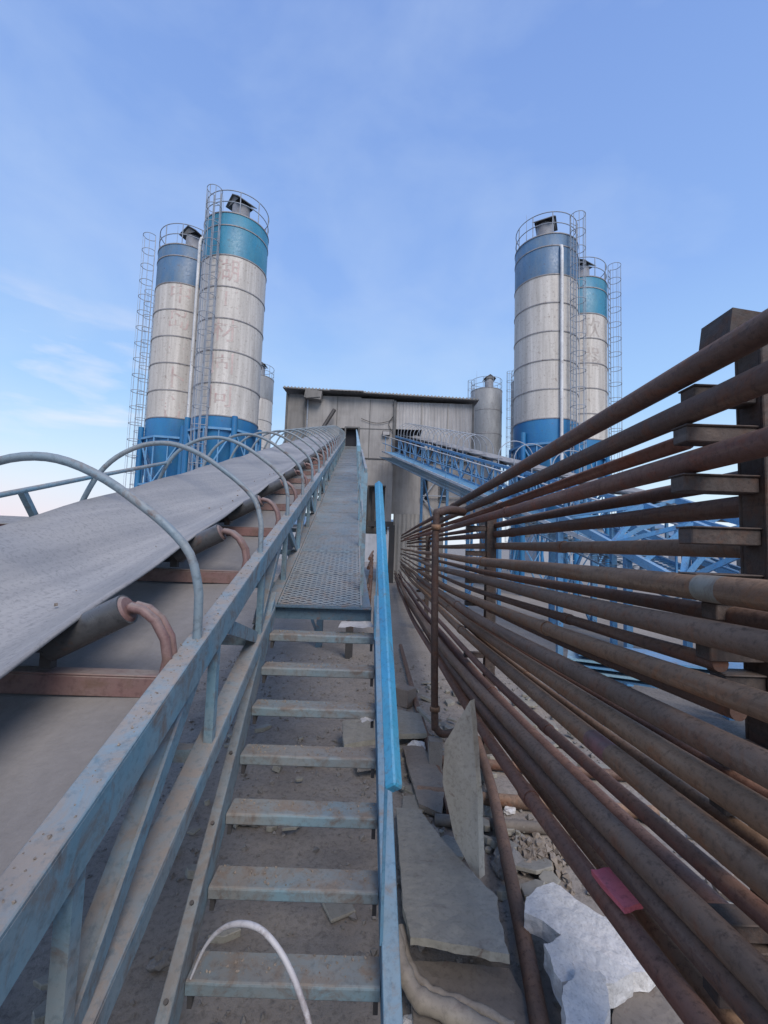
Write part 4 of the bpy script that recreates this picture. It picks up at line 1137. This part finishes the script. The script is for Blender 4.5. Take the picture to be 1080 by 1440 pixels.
# cream hose / old sack bent at the foot of the handrail
m = MB(); hp = [(.115, 2.26, .22), (.135, 2.16, .20), (.165, 2.085, .17), (.219, 2.028, .14), (.309, 2.0, .13), (.423, 1.96, .12), (.56, 1.86, .12)]
m.tube(smooth_path(hp, 5), [.028 + .008 * math.sin(i * .5) ** 2 + .002 * math.sin(i * 2.1) + .012 * i / 30 for i in range(31)], 12)
solo('hose', m, M['hose'], 'crumpled cream-coloured hose lying at the foot of the blue handrail', 'hose', hp[0])
m = MB(); hp = [(.15, 2.34, .17), (.185, 2.18, .14), (.25, 2.10, .12), (.33, 2.07, .11), (.45, 2.03, .11), (.60, 1.95, .11)]
m.tube(smooth_path(hp, 5), [.018 + .008 * math.sin(i * .8) ** 2 for i in range(26)], 10)
solo('hose', m, M['hose'], 'thinner cream hose strand running beside the crumpled one', 'hose', hp[0])
# whitewashed curved strip standing in the stairs
m = MB()
pth = smooth_path([(-0.523, 1.400, EZ -1.286), (-0.483, 1.390, EZ -1.190), (-0.433, 1.380, EZ -1.130), (-0.370, 1.360, EZ -1.098), (-0.308, 1.340, EZ -1.097), (-0.253, 1.320, EZ -1.129), (-0.211, 1.300, EZ -1.171), (-0.178, 1.280, EZ -1.217), (-0.153, 1.260, EZ -1.258), (-0.124, 1.240, EZ -1.355), (-0.107, 1.230, EZ -1.459)], 5)
m.tube(pth, [.003 + .0055 * min(1, i / 14) for i in range(len(pth))], 8)
solo('bent_strip', m, M['strip'], 'thin whitewashed strip bent into an arch over the lowest stair treads', 'strip', pth[0])
# papers
def paper(c, size, ang, label, mat='paper', tilt=.1):
    m = MB(); nn = 6; vs = []; q = Matrix.Rotation(ang, 3, 'Z') @ Matrix.Rotation(tilt, 3, 'X')
    for i in range(nn + 1):
        for j in range(nn + 1):
            u, v_ = i / nn - .5, j / nn - .5
            vs.append(V(c) + q @ V((u * size[0] * (1 - .25 * v_), v_ * size[1], .012 * noise.noise(V((u * 4, v_ * 4, ang))))))
    m.add(vs, [(i * (nn + 1) + j, (i + 1) * (nn + 1) + j, (i + 1) * (nn + 1) + j + 1, i * (nn + 1) + j + 1) for i in range(nn) for j in range(nn)], True)
    return solo('paper_scrap', m, M[mat], label, 'paper', c, 'scraps of paper')
paper((-.17, 3.16, EZ - .555), (.23, .10), .15, 'folded white paper scrap lying just under the walkway edge on the top tread', tilt=.25)
paper((-.05, 2.60, EZ - .985), (.09, .05), .5, 'small white scrap tucked below the third tread from the top')
m = MB(); hv = V((.03, 3.258, EZ - .50))
# cable along the stringer of the walkway front
# ------------------------------------------------------------------ far things
sd_ = thing('shed', 'long low far-off shed with reddish walls at the left horizon', 'shed', (-58, 62, 0))
m = MB(); m.box((-62, 62, 1.7), (30, 8, 3.4)); part('wall', m, M['redroof'], sd_)
m = MB(); m.slab([(-78, 57, 3.5), (-46, 57, 3.4), (-46, 62, 4.5), (-78, 62, 4.8)], .15); m.slab([(-78, 62, 4.8), (-46, 62, 4.5), (-46, 67, 3.4), (-78, 67, 3.5)], .15); part('roof', m, M['walldark'], sd_)
for i, (x, y, wd, h, lb) in enumerate([(24, 52, 14, 5.0, 'pale far warehouse seen through the pipe gaps beside the plant building'), (44, 58, 16, 4.2, 'pale far warehouse at the right horizon behind the pipes'),
                                     (-4, 60, 22, 4.5, 'pale far warehouse behind the columns of the plant building')]):
    t = thing('warehouse', lb, 'warehouse', (x, y, 0))
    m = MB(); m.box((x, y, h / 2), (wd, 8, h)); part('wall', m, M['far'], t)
    m = MB(); m.slab([(x - wd / 2 - .3, y - 4.4, h), (x + wd / 2 + .3, y - 4.4, h), (x + wd / 2 + .3, y, h + 1.2), (x - wd / 2 - .3, y, h + 1.2)], .12)
    m.slab([(x - wd / 2 - .3, y, h + 1.2), (x + wd / 2 + .3, y, h + 1.2), (x + wd / 2 + .3, y + 4.4, h), (x - wd / 2 - .3, y + 4.4, h)], .12); part('roof', m, M['silogrey'], t)
    for k in range(3):
        m = MB(); m.box((x - wd / 3 + k * wd / 3, y - 4.02, 1.6), (1.6, .06, 2.2)); part('window', m, M['glass'], t)
